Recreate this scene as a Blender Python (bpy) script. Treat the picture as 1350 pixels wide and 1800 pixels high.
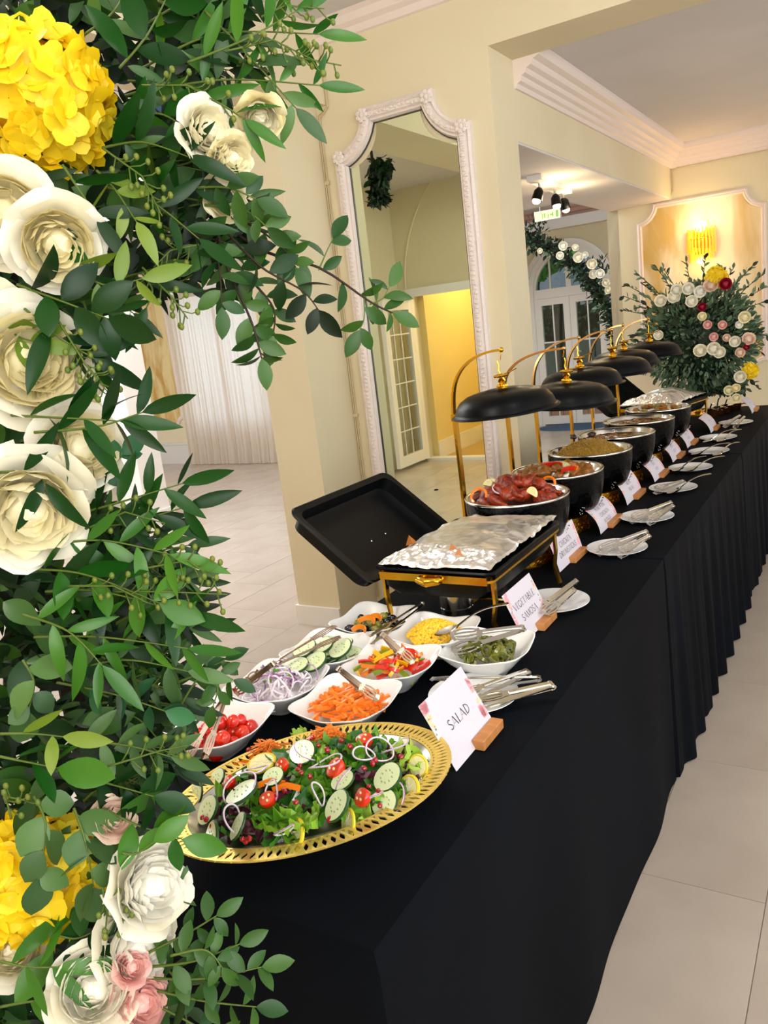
import bpy, bmesh, math, random
import numpy as np
from mathutils import Vector, Matrix, noise, Euler

for o in list(bpy.data.objects): bpy.data.objects.remove(o)
SC = bpy.context.scene
COL = SC.collection
PI = math.pi
R = random.Random(7)
def U(a, b): return R.uniform(a, b)

# ---------------------------------------------------------------- camera
H = 1.52
FPX = 1400.0
YAW, PITCH, ROLL = (math.radians(v) for v in (-32.244, 12.601, -6.837))
def _axes():
    cy, sy, cp, sp = math.cos(YAW), math.sin(YAW), math.cos(PITCH), math.sin(PITCH)
    f = Vector((sy*cp, cy*cp, -sp)); r = Vector((cy, -sy, 0)); u = r.cross(f)
    cr, sr = math.cos(ROLL), math.sin(ROLL)
    return r*cr + u*sr, -r*sr + u*cr, f
RT, UP, FW = _axes()
EYE = Vector((0, 0, H))
cd = bpy.data.cameras.new('camera'); cam = bpy.data.objects.new('camera', cd); COL.objects.link(cam)
cd.sensor_fit = 'VERTICAL'; cd.sensor_height = 24; cd.lens = 24*FPX/1800; cd.clip_start = .05; cd.clip_end = 200
cam.matrix_world = Matrix((( RT.x, UP.x, -FW.x, 0), (RT.y, UP.y, -FW.y, 0), (RT.z, UP.z, -FW.z, H), (0, 0, 0, 1)))
SC.camera = cam
def ray(x, y): return RT*((x-675)/FPX) - UP*((y-900)/FPX) + FW
def at_z(x, y, z):
    d = ray(x, y); return EYE + d*((z-H)/d.z)
def at_y(x, y, Y):
    d = ray(x, y); return EYE + d*(Y/d.y)
def at_d(x, y, dist): return EYE + ray(x, y)*dist

# ---------------------------------------------------------------- light
SC.view_settings.view_transform = 'Standard'; SC.view_settings.look = 'None'
SC.view_settings.exposure = 0.16; SC.view_settings.gamma = 1.0
SC.view_settings.use_curve_mapping = False
W = bpy.data.worlds.new('sky'); SC.world = W; W.use_nodes = True
nt = W.node_tree; bg = nt.nodes['Background']
sky = nt.nodes.new('ShaderNodeTexSky'); sky.sky_type = 'HOSEK_WILKIE'; sky.sun_direction = (.5, -.4, .75); sky.turbidity = 4
nt.links.new(sky.outputs[0], bg.inputs[0]); bg.inputs[1].default_value = .8
sl_ = bpy.data.lights.new('sun', 'SUN'); sl_.energy = 1.6; sl_.color = (1, .96, .86); sl_.angle = .02
so = bpy.data.objects.new('sun', sl_); COL.objects.link(so); so.rotation_euler = Vector((.5, .25, -.8)).to_track_quat('-Z', 'Y').to_euler()
def area(name, loc, look, sx, sy, power, col, spread=PI):
    l = bpy.data.lights.new(name, 'AREA'); l.shape = 'RECTANGLE'; l.size = sx; l.size_y = sy; l.energy = power; l.color = col; l.spread = spread
    o = bpy.data.objects.new(name, l); COL.objects.link(o); o.location = loc
    o.rotation_euler = Vector(look).to_track_quat('-Z', 'Y').to_euler(); return o
area('daylight_standin', (3.1, 1.6, 1.85), (-1, .05, .10), 4.6, 1.7, 76, (.93, .98, 1))  # assumed daylight: area lamp before an unseen right-hand opening
area('daylight_standin', (.9, -.75, 1.95), (-.15, 1, .05), 2.6, 1.6, 78, (.97, .99, .97))  # added lamp for assumed daylight behind the camera; back wall has no window
area('ceiling_fill', (-5.4, 3.9, 2.98), (0, 0, -1), 4.0, 2.6, 185, (.97, .98, 1))  # unseen fill light, added to brighten the left hall floor
area('ceiling_fill', (-3.1, 8.0, 2.77), (0, .3, -1), 1.6, 2.0, 80, (.90, .95, 1))  # unseen fill added above the alcove to brighten the door wall
area('daylight_standin', (3.1, 6.0, 1.7), (-1, 0, -.05), 2.2, 1.8, 30, (1, .97, .94))  # assumed daylight again, at the unseen second opening further along
area('daylight_standin', (-11.7, 2.5, 1.7), (1, .05, -.25), 6.5, 2.2, 150, (.92, .97, 1))  # assumed daylight, added to light the left hall; the wall here is solid
area('daylight_standin', (-7.5, 8.75, 1.35), (0, -1, -.08), 1.5, 1.9, 14, (.80, .90, 1))  # area lamp standing for daylight outside the curtained window

# ---------------------------------------------------------------- materials
def lin0(c):
    if isinstance(c, str): c = tuple(int(c[i:i+2], 16)/255 for i in (0, 2, 4))
    return tuple((v/12.92 if v <= .04045 else ((v+.055)/1.055)**2.4) for v in c)
MAT = {}
LEAFY = ('leaf_', 'fill_dark', 'fill_mid', 'bud', 'stem', 'twig')
def mat(name, col, rough=.5, metal=0, col2=None, scale=8, vary='noise', bump=0, bscale=60, emit=None, es=0, trans=0, coat=0, sheen=0, alpha=None, sss=0, stretch=None, transl=0, spec=.5, contrast=(.35, .65)):
    m = bpy.data.materials.new(name); m.use_nodes = True; MAT[name] = m
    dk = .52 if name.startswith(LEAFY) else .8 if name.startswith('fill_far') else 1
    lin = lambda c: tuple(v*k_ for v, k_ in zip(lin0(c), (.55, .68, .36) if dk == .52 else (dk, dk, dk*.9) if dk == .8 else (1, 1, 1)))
    n = m.node_tree; b = n.nodes['Principled BSDF']; L = n.links.new
    b.inputs['Base Color'].default_value = (*lin(col), 1); b.inputs['Roughness'].default_value = rough; b.inputs['Metallic'].default_value = metal
    b.inputs['Specular IOR Level'].default_value = spec
    if coat: b.inputs['Coat Weight'].default_value = coat; b.inputs['Coat Roughness'].default_value = .08
    if sheen: b.inputs['Sheen Weight'].default_value = sheen; b.inputs['Sheen Tint'].default_value = (.25, .5, .8, 1)
    if trans: b.inputs['Transmission Weight'].default_value = trans; b.inputs['IOR'].default_value = 1.45
    if sss: b.inputs['Subsurface Weight'].default_value = sss; b.inputs['Subsurface Scale'].default_value = .01; b.inputs['Subsurface Radius'].default_value = (1, .6, .4)
    if emit: b.inputs['Emission Color'].default_value = (*lin(emit), 1); b.inputs['Emission Strength'].default_value = es
    src = None
    if col2:
        mix = n.nodes.new('ShaderNodeMix'); mix.data_type = 'RGBA'
        mix.inputs[6].default_value = (*lin(col), 1); mix.inputs[7].default_value = (*lin(col2), 1)
        if vary == 'noise':
            tc = n.nodes.new('ShaderNodeTexCoord'); mp = n.nodes.new('ShaderNodeMapping'); nz = n.nodes.new('ShaderNodeTexNoise')
            rp = n.nodes.new('ShaderNodeValToRGB'); rp.color_ramp.elements[0].position = contrast[0]; rp.color_ramp.elements[1].position = contrast[1]
            if stretch: mp.inputs['Scale'].default_value = stretch
            nz.inputs['Scale'].default_value = scale; nz.inputs['Detail'].default_value = 6; nz.inputs['Distortion'].default_value = .6
            L(tc.outputs['Object'], mp.inputs[0]); L(mp.outputs[0], nz.inputs['Vector']); L(nz.outputs[0], rp.inputs[0]); L(rp.outputs[0], mix.inputs[0])
        elif vary == 'island':
            g = n.nodes.new('ShaderNodeNewGeometry'); L(g.outputs['Random Per Island'], mix.inputs[0])
        elif vary == 'object':
            g = n.nodes.new('ShaderNodeObjectInfo'); L(g.outputs['Random'], mix.inputs[0])
        elif vary == 'radial':   # local Z gradient (petal centre to rim)
            tc = n.nodes.new('ShaderNodeTexCoord'); sp = n.nodes.new('ShaderNodeSeparateXYZ'); L(tc.outputs['Generated'], sp.inputs[0]); L(sp.outputs[2], mix.inputs[0])
        L(mix.outputs[2], b.inputs['Base Color']); src = mix.outputs[2]
    if bump:
        tc = n.nodes.new('ShaderNodeTexCoord'); nz = n.nodes.new('ShaderNodeTexNoise'); nz.inputs['Scale'].default_value = bscale; nz.inputs['Detail'].default_value = 4
        bp = n.nodes.new('ShaderNodeBump'); bp.inputs['Strength'].default_value = bump; bp.inputs['Distance'].default_value = .01
        L(tc.outputs['Object'], nz.inputs['Vector']); L(nz.outputs[0], bp.inputs['Height']); L(bp.outputs[0], b.inputs['Normal'])
    if transl:
        out = n.nodes['Material Output']; t = n.nodes.new('ShaderNodeBsdfTranslucent'); ms = n.nodes.new('ShaderNodeMixShader'); ms.inputs[0].default_value = transl
        if src: L(src, t.inputs[0])
        else: t.inputs[0].default_value = (*lin(col), 1)
        L(b.outputs[0], ms.inputs[1]); L(t.outputs[0], ms.inputs[2]); L(ms.outputs[0], out.inputs[0])
    return m
mat('wall', 'E1D5B6', .7, col2='DBCEAE', scale=1.2)
mat('wall_yellow', 'E6CD8A', .7); mat('hall_floor', 'B89A5C', .4)
mat('ceiling', 'D9D5D6', .8, col2='D2CDCE', scale=1.5)
mat('white_paint', 'EDE9E6', .35); mat('plaster', 'EBDFDA', .6, bump=.5, bscale=120); mat('cornice', 'E8D9D2', .42)
mat('dado', 'D8D4CF', .5)
mat('grout', 'ADA094', .9)
mat('tile', 'BDB0A3', .26, col2='AEA093', scale=2.6, bump=.03, bscale=30, contrast=(.3, .75))
mat('marble', 'CDAA62', .45, col2='F0E4C6', scale=3.2, stretch=(1, 1, .35), contrast=(.38, .6))
mat('marble_gold', 'BF9238', .45, col2='DDC68A', scale=3.4, stretch=(2.2, 1, .5), contrast=(.36, .55))
mat('curtain', 'EFE6DC', .8, transl=.6)
mat('mirror', 'E4ECD8', .01, 1); mat('mirror_edge', '3B3A36', .4)
mat('glass', 'F2FAFA', .02, trans=1)
mat('cloth', '020409', .8, spec=.10, col2='040912', scale=1.5, bump=.05, bscale=500)
mat('gold', 'D9A62E', .24, 1, bump=.05, bscale=90); mat('gold_tray', 'F3D573', .38, .75); mat('gold_pale', 'C79A63', .25, 1)
mat('steel_warm', 'A8937F', .22, 1); mat('steel', 'D9D6CF', .17, 1); mat('silver_dish', 'D6D8D2', .22, 1, bump=.05, bscale=14); mat('foil', 'FFFFFF', .33, 1, bump=.05, bscale=50)
mat('black_metal', '010306', .34, .0, spec=.14); mat('black_hammered', '010102', .26, spec=.14, bump=.3, bscale=70); mat('black_plastic', '030507', .4, spec=.22)
mat('copper', 'D07A50', .3, 1)
mat('porcelain', 'F1F0EF', .13, coat=.5); mat('paper', 'D6CFDA', .6); mat('ink', '3A3440', .7); mat('faint_ink', 'A9A5BA', .7)
mat('pink_print', 'F0A3AF', .6); mat('peach_print', 'F3CFA5', .6); mat('green_print', '93A48C', .6)
mat('wood', 'C98B52', .45, col2='B87640', scale=14, stretch=(1, 6, 1)); mat('wood_dark', '8E5222', .5)
mat('leaf_dark', '0D3415', .34, col2='23551F', vary='object', transl=.1, spec=.25); mat('leaf_mid', '236422', .36, col2='5A8F2C', vary='object', transl=.14, spec=.4)
mat('leaf_grey', '3A5C3C', .5, col2='6A8C5A', vary='object', transl=.08); mat('leaf_teal', '1E5140', .42, col2='4E8570', vary='object', transl=.1, spec=.25); mat('leaf_eu', '16402A', .42, col2='2F6A45', vary='object', transl=.1, spec=.4); mat('leaf_lime', '7A9430', .45, col2='A3AE50', vary='object', transl=.2)
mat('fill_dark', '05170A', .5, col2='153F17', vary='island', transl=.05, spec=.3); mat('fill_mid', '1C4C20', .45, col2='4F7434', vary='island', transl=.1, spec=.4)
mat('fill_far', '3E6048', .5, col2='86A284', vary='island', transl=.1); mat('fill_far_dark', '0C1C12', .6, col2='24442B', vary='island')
mat('bud', '8C8A36', .5, col2='75843C', vary='island'); mat('stem', '6A7832', .6); mat('twig', '3A1F1A', .7)
mat('petal_white', 'FBF8EE', .5, col2='F7F0D8', vary='object', transl=.2); mat('petal_cream', 'F8EBB4', .5, col2='FAF3D8', vary='object', transl=.2)
mat('petal_yellow', 'FBD400', .5, col2='FDE92E', vary='object', transl=.3); mat('yellow_core', 'E8B800', .6)
mat('petal_pink', 'F8C6BE', .5, transl=.25); mat('petal_blush', 'F3D8C4', .5, transl=.25); mat('petal_red', '9E0F2E', .5, transl=.15)
mat('lettuce', '7DB52F', .3, col2='4A8A20', vary='object', transl=.3); mat('lettuce_light', 'BCDD5A', .3, col2='98C83F', vary='object', transl=.3); mat('spinach', '1F5A1E', .3, col2='3F7F2A', vary='object', transl=.15)
mat('radicchio', '5A1F34', .35, col2='3A1A1E', vary='object', transl=.1)
mat('cuc_flesh', 'DCE9B8', .25, coat=.4); mat('cuc_skin', '1F4A1E', .3); mat('cuc_seed', '8FB066', .3)
mat('onion_white', 'E6DAE3', .3, coat=.3); mat('onion_purple', '8B4A86', .3, col2='C6A4C6', vary='object')
mat('tomato', 'CF1208', .12, coat=.7, col2='E2300C', vary='object'); mat('tomato_flesh', 'D8401E', .2)
mat('lemon', 'E4CC2E', .3); mat('lemon_flesh', 'EFE7A6', .25, coat=.3); mat('carrot', 'F0761A', .35, col2='FA9236', vary='object'); mat('carrot_shred', 'F27A1E', .4, col2='F9A04C', vary='island')
mat('pomegranate', '9E0E22', .12, coat=.6); mat('pepper_red', 'D42A12', .2, coat=.4); mat('pepper_yellow', 'F0B614', .2, coat=.4); mat('pepper_green', '7E9A1E', .2, coat=.4); mat('pepper_orange', 'EE7A10', .2, coat=.4)
mat('corn', 'F6BE12', .28, coat=.3, col2='FAD23A', vary='island'); mat('olive_black', '141018', .12, coat=.6); mat('olive_green', '7C7A2A', .16, coat=.5, col2='8F8740', vary='object'); mat('orange_peel', 'E0821C', .3)
mat('jalapeno', '46500F', .16, coat=.5, col2='6C6E18', vary='object')
mat('chicken_red', '520B05', .3, coat=.25, col2='A8380C', scale=38, bump=.4, bscale=160); mat('chicken_brown', '7C4A12', .3, coat=.3, col2='A86A1E', scale=60, bump=.4, bscale=160)
mat('rice', '9A7420', .5, col2='C39A3C', vary='island'); mat('meat_dark', '34200F', .4, bump=.3, bscale=120); mat('curry', '6B430F', .15, coat=.5, col2='94661E', scale=26, bump=.2, bscale=80); mat('pastry', 'A9682A', .5)
mat('lamp_glow', 'FFFFFF', .5, emit='FFE3B0', es=14); mat('sconce_glow', 'FFFFFF', .5, emit='FFC46A', es=16); mat('crystal', 'F4B63C', .15, emit='FF9A10', es=.7)
mat('sign_glow', 'E4E79A', .5, emit='DDE78E', es=.9); mat('sign_green', '5C8A3C', .5, emit='86B05A', es=.6)
mat('pink_cornice', 'B9948A', .55); mat('mat_blue', '3F5A78', .9); mat('cable', 'CDBB95', .6)
mat('lawn', '6FAE4E', .9, col2='8CC266', scale=5); mat('hedge', '17301F', .8, col2='3F6B3A', vary='island'); mat('hedge_core', '14281A', .8); mat('tree_leaf', '5DB04C', .6, col2='9BE07A', vary='island', transl=.3); mat('bark', '5A5148', .9); mat('fence', '7B7E80', .8); mat('brick_pink', 'D98C84', .8)
mat('soil_gold', 'C9972C', .3, 1)

# ---------------------------------------------------------------- mesh helpers
class MB:
    def __init__(s): s.v = []; s.f = []; s.m = []
    def add(s, vs, fs, mi=0, M=None):
        k = len(s.v)
        if M is not None: vs = [M @ Vector(p) for p in vs]
        s.v.extend([tuple(p) for p in vs]); s.f.extend([tuple(i+k for i in f) for f in fs]); s.m.extend([mi]*len(fs)); return s
    def box(s, c, d, mi=0, M=None, rz=0):
        x, y, z = (v/2 for v in d)
        vs = [Vector((a*x, b*y, e*z)) for a in (-1, 1) for b in (-1, 1) for e in (-1, 1)]
        Q = Matrix.Translation(c) @ Matrix.Rotation(rz, 4, 'Z')
        vs = [Q @ p for p in vs]
        return s.add(vs, [(0, 1, 3, 2), (4, 6, 7, 5), (0, 4, 5, 1), (2, 3, 7, 6), (0, 2, 6, 4), (1, 5, 7, 3)], mi, M)
    def b2(s, lo, hi, mi=0): return s.box([(a+b)/2 for a, b in zip(lo, hi)], [abs(b-a) for a, b in zip(lo, hi)], mi)
    def tube(s, pts, r, n=8, mi=0, M=None, cap=True, closed=False):
        pts = [Vector(p) for p in pts]; N = len(pts); vs = []; fs = []; prev = None
        for i, p in enumerate(pts):
            if closed: t = pts[(i+1) % N] - pts[i-1]
            else: t = pts[min(i+1, N-1)] - pts[max(i-1, 0)]
            t = t.normalized() if t.length > 1e-9 else Vector((0, 0, 1))
            if prev is None: a = t.orthogonal().normalized()
            else:
                a = prev - t*prev.dot(t); a = a.normalized() if a.length > 1e-6 else t.orthogonal().normalized()
            prev = a; b = t.cross(a); rr = r[i] if isinstance(r, (list, tuple)) else r
            for k in range(n):
                w = 2*PI*k/n; vs.append(p + a*(rr*math.cos(w)) + b*(rr*math.sin(w)))
        for i in range(N if closed else N-1):
            j = (i+1) % N
            for k in range(n): fs.append((i*n+k, i*n+(k+1) % n, j*n+(k+1) % n, j*n+k))
        if cap and not closed: fs.append(tuple(range(n-1, -1, -1))); fs.append(tuple((N-1)*n+k for k in range(n)))
        return s.add(vs, fs, mi, M)
    def strip(s, pts, side, w, th, mi=0, M=None):
        """flat band along pts; side = function or vector for the width direction, th thickness"""
        pts = [Vector(p) for p in pts]; N = len(pts); vs = []; fs = []
        for i, p in enumerate(pts):
            t = (pts[min(i+1, N-1)] - pts[max(i-1, 0)]).normalized()
            sd = Vector(side(i) if callable(side) else side); sd = (sd - t*sd.dot(t)).normalized(); nn = t.cross(sd)
            ww = (w[i] if isinstance(w, (list, tuple)) else w)/2
            vs += [p+sd*ww+nn*th/2, p-sd*ww+nn*th/2, p-sd*ww-nn*th/2, p+sd*ww-nn*th/2]
        for i in range(N-1):
            for k in range(4): fs.append((i*4+k, i*4+(k+1) % 4, i*4+4+(k+1) % 4, i*4+4+k))
        fs += [(3, 2, 1, 0), tuple(N*4-4+k for k in range(4))]
        return s.add(vs, fs, mi, M)
    def lathe(s, prof, n=32, sx=1, sy=1, mi=0, M=None, wob=None):
        vs = []; fs = []
        for j, (r, z) in enumerate(prof):
            for k in range(n):
                w = 2*PI*k/n; q = wob(j, w) if wob else 0
                vs.append(((r+q)*math.cos(w)*sx, (r+q)*math.sin(w)*sy, z))
        for j in range(len(prof)-1):
            for k in range(n): fs.append((j*n+k, j*n+(k+1) % n, (j+1)*n+(k+1) % n, (j+1)*n+k))
        if prof[0][0] > 1e-6 and False: pass
        return s.add(vs, fs, mi, M)
    def blob(s, c, r, nu=10, nv=7, nz=0, mi=0, M=None, fz=3):
        rx, ry, rz = (r, r, r) if not isinstance(r, (tuple, list)) else r; vs = []; fs = []; off = Vector((U(0, 50), U(0, 50), U(0, 50)))
        for j in range(nv+1):
            t = PI*j/nv
            for k in range(nu):
                w = 2*PI*k/nu; d = Vector((math.sin(t)*math.cos(w), math.sin(t)*math.sin(w), math.cos(t)))
                q = 1 + (nz*noise.noise(d*fz+off) if nz else 0)
                vs.append((c[0]+d.x*rx*q, c[1]+d.y*ry*q, c[2]+d.z*rz*q))
        for j in range(nv):
            for k in range(nu): fs.append((j*nu+k, (j+1)*nu+k, (j+1)*nu+(k+1) % nu, j*nu+(k+1) % nu))
        return s.add(vs, fs, mi, M)
    def grid(s, fn, nu, nv, mi=0, M=None):
        vs = [fn(i/nu, j/nv) for j in range(nv+1) for i in range(nu+1)]
        fs = [(j*(nu+1)+i, j*(nu+1)+i+1, (j+1)*(nu+1)+i+1, (j+1)*(nu+1)+i) for j in range(nv) for i in range(nu)]
        return s.add(vs, fs, mi, M)
    def prism(s, prof, a, b, ux, uy, mi=0):
        """closed profile [(u,v)] extruded from a to b"""
        a, b, ux, uy = map(Vector, (a, b, ux, uy)); n = len(prof)
        vs = [a+ux*u+uy*v for u, v in prof] + [b+ux*u+uy*v for u, v in prof]
        fs = [(i, (i+1) % n, n+(i+1) % n, n+i) for i in range(n)] + [tuple(range(n-1, -1, -1)), tuple(range(n, 2*n))]
        return s.add(vs, fs, mi)
    def mesh(s, name, mats, smooth=True):
        me = bpy.data.meshes.new(name); me.from_pydata(s.v, [], s.f)
        for m in (mats if isinstance(mats, (list, tuple)) else [mats]): me.materials.append(MAT[m])
        if len(set(s.m)) > 1: me.polygons.foreach_set('material_index', s.m)
        me.update()
        if smooth:
            me.polygons.foreach_set('use_smooth', [True]*len(me.polygons))
            if smooth != 'all': me.set_sharp_from_angle(angle=math.radians(40))
        return me
    def build(s, name, mats, parent=None, smooth=True, M=None, normals=False):
        me = s.mesh(name, mats, smooth)
        if normals:
            bm = bmesh.new(); bm.from_mesh(me); bmesh.ops.recalc_face_normals(bm, faces=bm.faces); bm.to_mesh(me); bm.free()
        return put(name, me, parent, M)
def put(name, me, parent=None, M=None):
    o = bpy.data.objects.new(name, me); COL.objects.link(o)
    if parent is not None: o.parent = parent
    if M is not None: o.matrix_local = M
    return o
def tag(o, label, cat, group=None):
    o['label'] = label; o['category'] = cat
    if group: o['group'] = group
    return o
def thing(name, label, cat, M=None, group=None):
    o = bpy.data.objects.new(name, None); COL.objects.link(o); o.empty_display_size = .05
    if M is not None: o.matrix_world = M
    return tag(o, label, cat, group)
def struct(o): o['kind'] = 'structure'; return o
def stuff(o): o['kind'] = 'stuff'; return o
def TR(x, y, z, rz=0, rx=0, ry=0, s=1): return Matrix.Translation((x, y, z)) @ Euler((rx, ry, rz)).to_matrix().to_4x4() @ Matrix.Scale(s, 4)
def frame(p, xdir, up): 
    """matrix with local X along xdir and local Z near up"""
    x = Vector(xdir).normalized(); z = Vector(up); z = z - x*z.dot(x)
    z = z.normalized() if z.length > 1e-6 else x.orthogonal().normalized(); y = z.cross(x)
    return Matrix(((x.x, y.x, z.x, p[0]), (x.y, y.y, z.y, p[1]), (x.z, y.z, z.z, p[2]), (0, 0, 0, 1)))
def copytree(o, parent=None, label=None, group=None, name=None):
    c = o.copy(); COL.objects.link(c); c.parent = parent
    if parent is None:
        if label: c['label'] = label
        if group: c['group'] = group
    for ch in [x for x in SC.objects if x.parent == o]: copytree(ch, c)
    return c
def rdir():
    v = Vector((R.gauss(0, 1), R.gauss(0, 1), R.gauss(0, 1))); return v.normalized()
def notched(x0, x1, z0, z1, q, n=8):
    """closed outline of a rectangle with concave rounded corners"""
    o = []
    for cx, cz, a0 in ((x0, z0, PI/2), (x1, z0, PI), (x1, z1, 1.5*PI), (x0, z1, 0)):
        arc = [(cx+q*math.cos(a0-PI/2*k/n), cz+q*math.sin(a0-PI/2*k/n)) for k in range(n+1)]
        o += arc
    return o
def sweep2d(mb, outline, prof, y0, mi=0, sgn=-1):
    """profile (u inward, v out of the wall) swept round a closed outline on the plane Y = y0; miter joins"""
    n = len(outline); P = [Vector((a, b)) for a, b in outline]; vs = []; fs = []
    for i in range(n):
        a = P[i]-P[i-1]; b = P[(i+1) % n]-P[i]
        a = a.normalized() if a.length > 1e-7 else b.normalized(); b = b.normalized() if b.length > 1e-7 else a
        na = Vector((-a.y, a.x)); nb = Vector((-b.y, b.x)); m = na+nb; m = m.normalized()
        k = 1/max(.5, m.dot(na))
        for u, v in prof:
            q = P[i] + m*(u*k); vs.append((q.x, y0+sgn*v, q.y))
    w = len(prof)
    for i in range(n):
        j = (i+1) % n
        for k in range(w-1): fs.append((i*w+k, j*w+k, j*w+k+1, i*w+k+1))
    return mb.add(vs, fs, mi)

# ================================================================ SETTING
YM, YB2 = 3.66, 3.95           # mirror wall front and back
YE = 7.48                      # end wall
XP, XQ = -2.425, -1.478        # mirror wall from the pilaster to the opening
def S(name, fn, mats, **k):
    mb = MB(); fn(mb); return struct(mb.build(name, mats, smooth=False, **k))
fl = S('floor', lambda m: m.b2((-12, -4, -.12), (3.3, 10.9, -.004)), 'grout')
tw, tl = .314, .632
tiles = []
i0 = math.floor((-12+.525)/tw)
for i in range(i0, 13):
    x = -.525+i*tw; off = 1.92 + (.21 if i % 2 else 0)
    for j in range(-10, 15):
        y = off+j*tl
        if y > 10.8 or y < -4 or x < -12: continue
        cx, cy = x+tw/2, y+tl/2
        # what the photograph shows of the floor: the strip right of the tables and the hall beyond them
        score = 99
        d = Vector((cx, cy, -H)); z = d.dot(FW)
        if z > .3:
            px, pyy = 675+FPX*d.dot(RT)/z, 900-FPX*d.dot(UP)/z
            if -60 < px < 1420 and -50 < pyy < 1900 and not (-1.3 < cx < -.55 and .6 < cy < 5.9): score = z
        tiles.append((score, cx, cy))
tiles.sort()
tme = MB().box((0, 0, -.006), (tw-.0022, tl-.0022, .012)).mesh('tile', 'tile', smooth=False)
far = MB()
for k, (sc, cx, cy) in enumerate(tiles):
    if k < 300 and sc < 99: put('tile', tme, fl, Matrix.Translation((cx, cy, U(-.0005, .0005))))
    else: far.box((cx, cy, -.006), (tw-.0022, tl-.0022, .012))
stuff(far.build('tile_field', 'tile', fl, smooth=False))

S('ceiling', lambda m: (m.b2((-12, -4, 3.02), (3.3, 3.8, 3.1)), m.b2((-12, 3.8, 3.02), (-4.2, 8.5, 3.1)), m.b2((XQ, 3.9, 2.74), (3.3, 7.6, 2.85)), m.b2((-4.3, 3.95, 2.8), (-1.9, 10.8, 2.95))), 'ceiling')
S('wall_mirror', lambda m: m.b2((-2.705, YM, 0), (XQ, YB2, 3.02)), 'wall')
S('pilaster', lambda m: m.b2((-2.705, 3.29, 0), (XP, YM, 3.02)), 'wall')
S('trim_1', lambda m: (m.b2((-2.72, 3.275, 0), (XP-.0, 3.29, .11)), m.b2((-2.72, 3.29, 0), (-2.705, YM, .11))), 'white_paint')
S('ceiling_beam', lambda m: m.b2((-2.76, -.8, 2.66), (-2.36, 3.66, 3.02)), 'wall')
S('opening_beam', lambda m: m.b2((XQ, YM, 2.70), (3.3, YB2, 3.02)), 'wall')
S('bulkhead', lambda m: (m.b2((-2.02, YB2, 2.34), (XQ, YE, 2.9)), m.b2((-4.2, YB2, 2.34), (-2.02, 6.35, 2.9))), 'wall')
S('bulkhead_soffit', lambda m: (m.b2((-2.02, YB2, 2.33), (XQ-.003, YE, 2.34)), m.b2((-4.2, YB2, 2.33), (-2.02, 6.35, 2.34))), 'ceiling')
S('wall_end', lambda m: m.b2((-2.03, YE, 0), (3.3, YE+.15, 3.02)), 'wall')
S('wall_alcove', lambda m: (m.b2((-2.03, YE, 0), (-1.93, 10.8, 2.95)), m.b2((-4.32, 8.35, 0), (-4.2, 10.8, 3.0))), 'wall')
S('wall_right', lambda m: (m.b2((3.2, -1, 0), (3.3, 7.6, .7)), m.b2((3.2, -1, 2.75), (3.3, 7.6, 3.02)), m.b2((3.2, -1, .7), (3.3, -.7, 2.75)), m.b2((3.2, 4.0, .7), (3.3, 4.8, 2.75)), m.b2((3.2, 7.2, .7), (3.3, 7.6, 2.75))), 'wall')  # unseen wall; its window openings are assumed, to let daylight in
# wall behind the camera, with the doorway the mirror shows
S('wall_back', lambda m: (m.b2((-4.45, -1.0, 1.93), (3.3, -.85, 3.02)), m.b2((-3.0, -1.0, 0), (3.3, -.85, 1.93)), m.b2((-4.62, -1.0, 0), (-4.45, -.85, 3.02)), m.b2((-4.75, -.35, 0), (-4.6, .62, 3.02))), 'wall')
S('wall_hall', lambda m: (m.b2((-5.6, -2.6, 0), (-2.0, -2.5, 2.6)), m.b2((-4.47, -2.5, 0), (-4.37, -1.0, 2.6)), m.b2((-2.6, -2.5, 0), (-2.5, -1.0, 2.6)), m.b2((-4.5, -2.5, 2.6), (-2.4, -1, 2.7))), 'wall_yellow')
S('baseboard_hall', lambda m: (m.b2((-4.37, -2.5, 0), (-2.6, -2.485, .2)), m.b2((-4.37, -2.5, 0), (-4.355, -1.0, .2))), 'white_paint')
S('floor_hall', lambda m: m.b2((-4.5, -2.6, 0), (-2.4, -.95, .004)), 'hall_floor')
S('wall_left', lambda m: m.b2((-11.0, -4, 0), (-10.9, 8.5, 3.05)) if False else m.b2((-12, -4, 0), (-11.9, 8.5, 3.05)), 'wall')
S('wall_rear', lambda m: m.b2((-12, -4.1, 0), (-4.6, -4, 3.05)), 'wall')
S('wall_rear_side', lambda m: m.b2((-4.75, -4, 0), (-4.6, -.35, 3.02)), 'wall')
# wall of the left hall with the curtained window
S('wall_far', lambda m: (m.b2((-12, 8.35, 0), (-8.25, 8.5, 3.05)), m.b2((-6.75, 8.35, 0), (-4.2, 8.5, 3.05)), m.b2((-8.25, 8.35, 2.4), (-6.75, 8.5, 3.05)), m.b2((-8.25, 8.35, 0), (-6.75, 8.5, .5))), 'wall')
S('baseboard_far', lambda m: (m.b2((-12, 8.325, 0), (-8.4, 8.35, .30)), m.b2((-12, 8.315, .28), (-8.4, 8.35, .315)), m.b2((-6.7, 8.325, 0), (-4.2, 8.35, .3))), 'dado')
S('window_1', lambda m: (m.b2((-8.25, 8.42, .5), (-8.17, 8.48, 2.4)), m.b2((-6.83, 8.42, .5), (-6.75, 8.48, 2.4)), m.b2((-7.54, 8.42, .5), (-7.46, 8.48, 2.4)), m.b2((-8.25, 8.42, .5), (-6.75, 8.48, .58)), m.b2((-8.25, 8.42, 2.32), (-6.75, 8.48, 2.4))), 'white_paint')
S('trim_2', lambda m: (m.b2((-8.35, 8.22, 2.345), (-6.6, 8.36, 2.40)),), 'white_paint')
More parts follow.
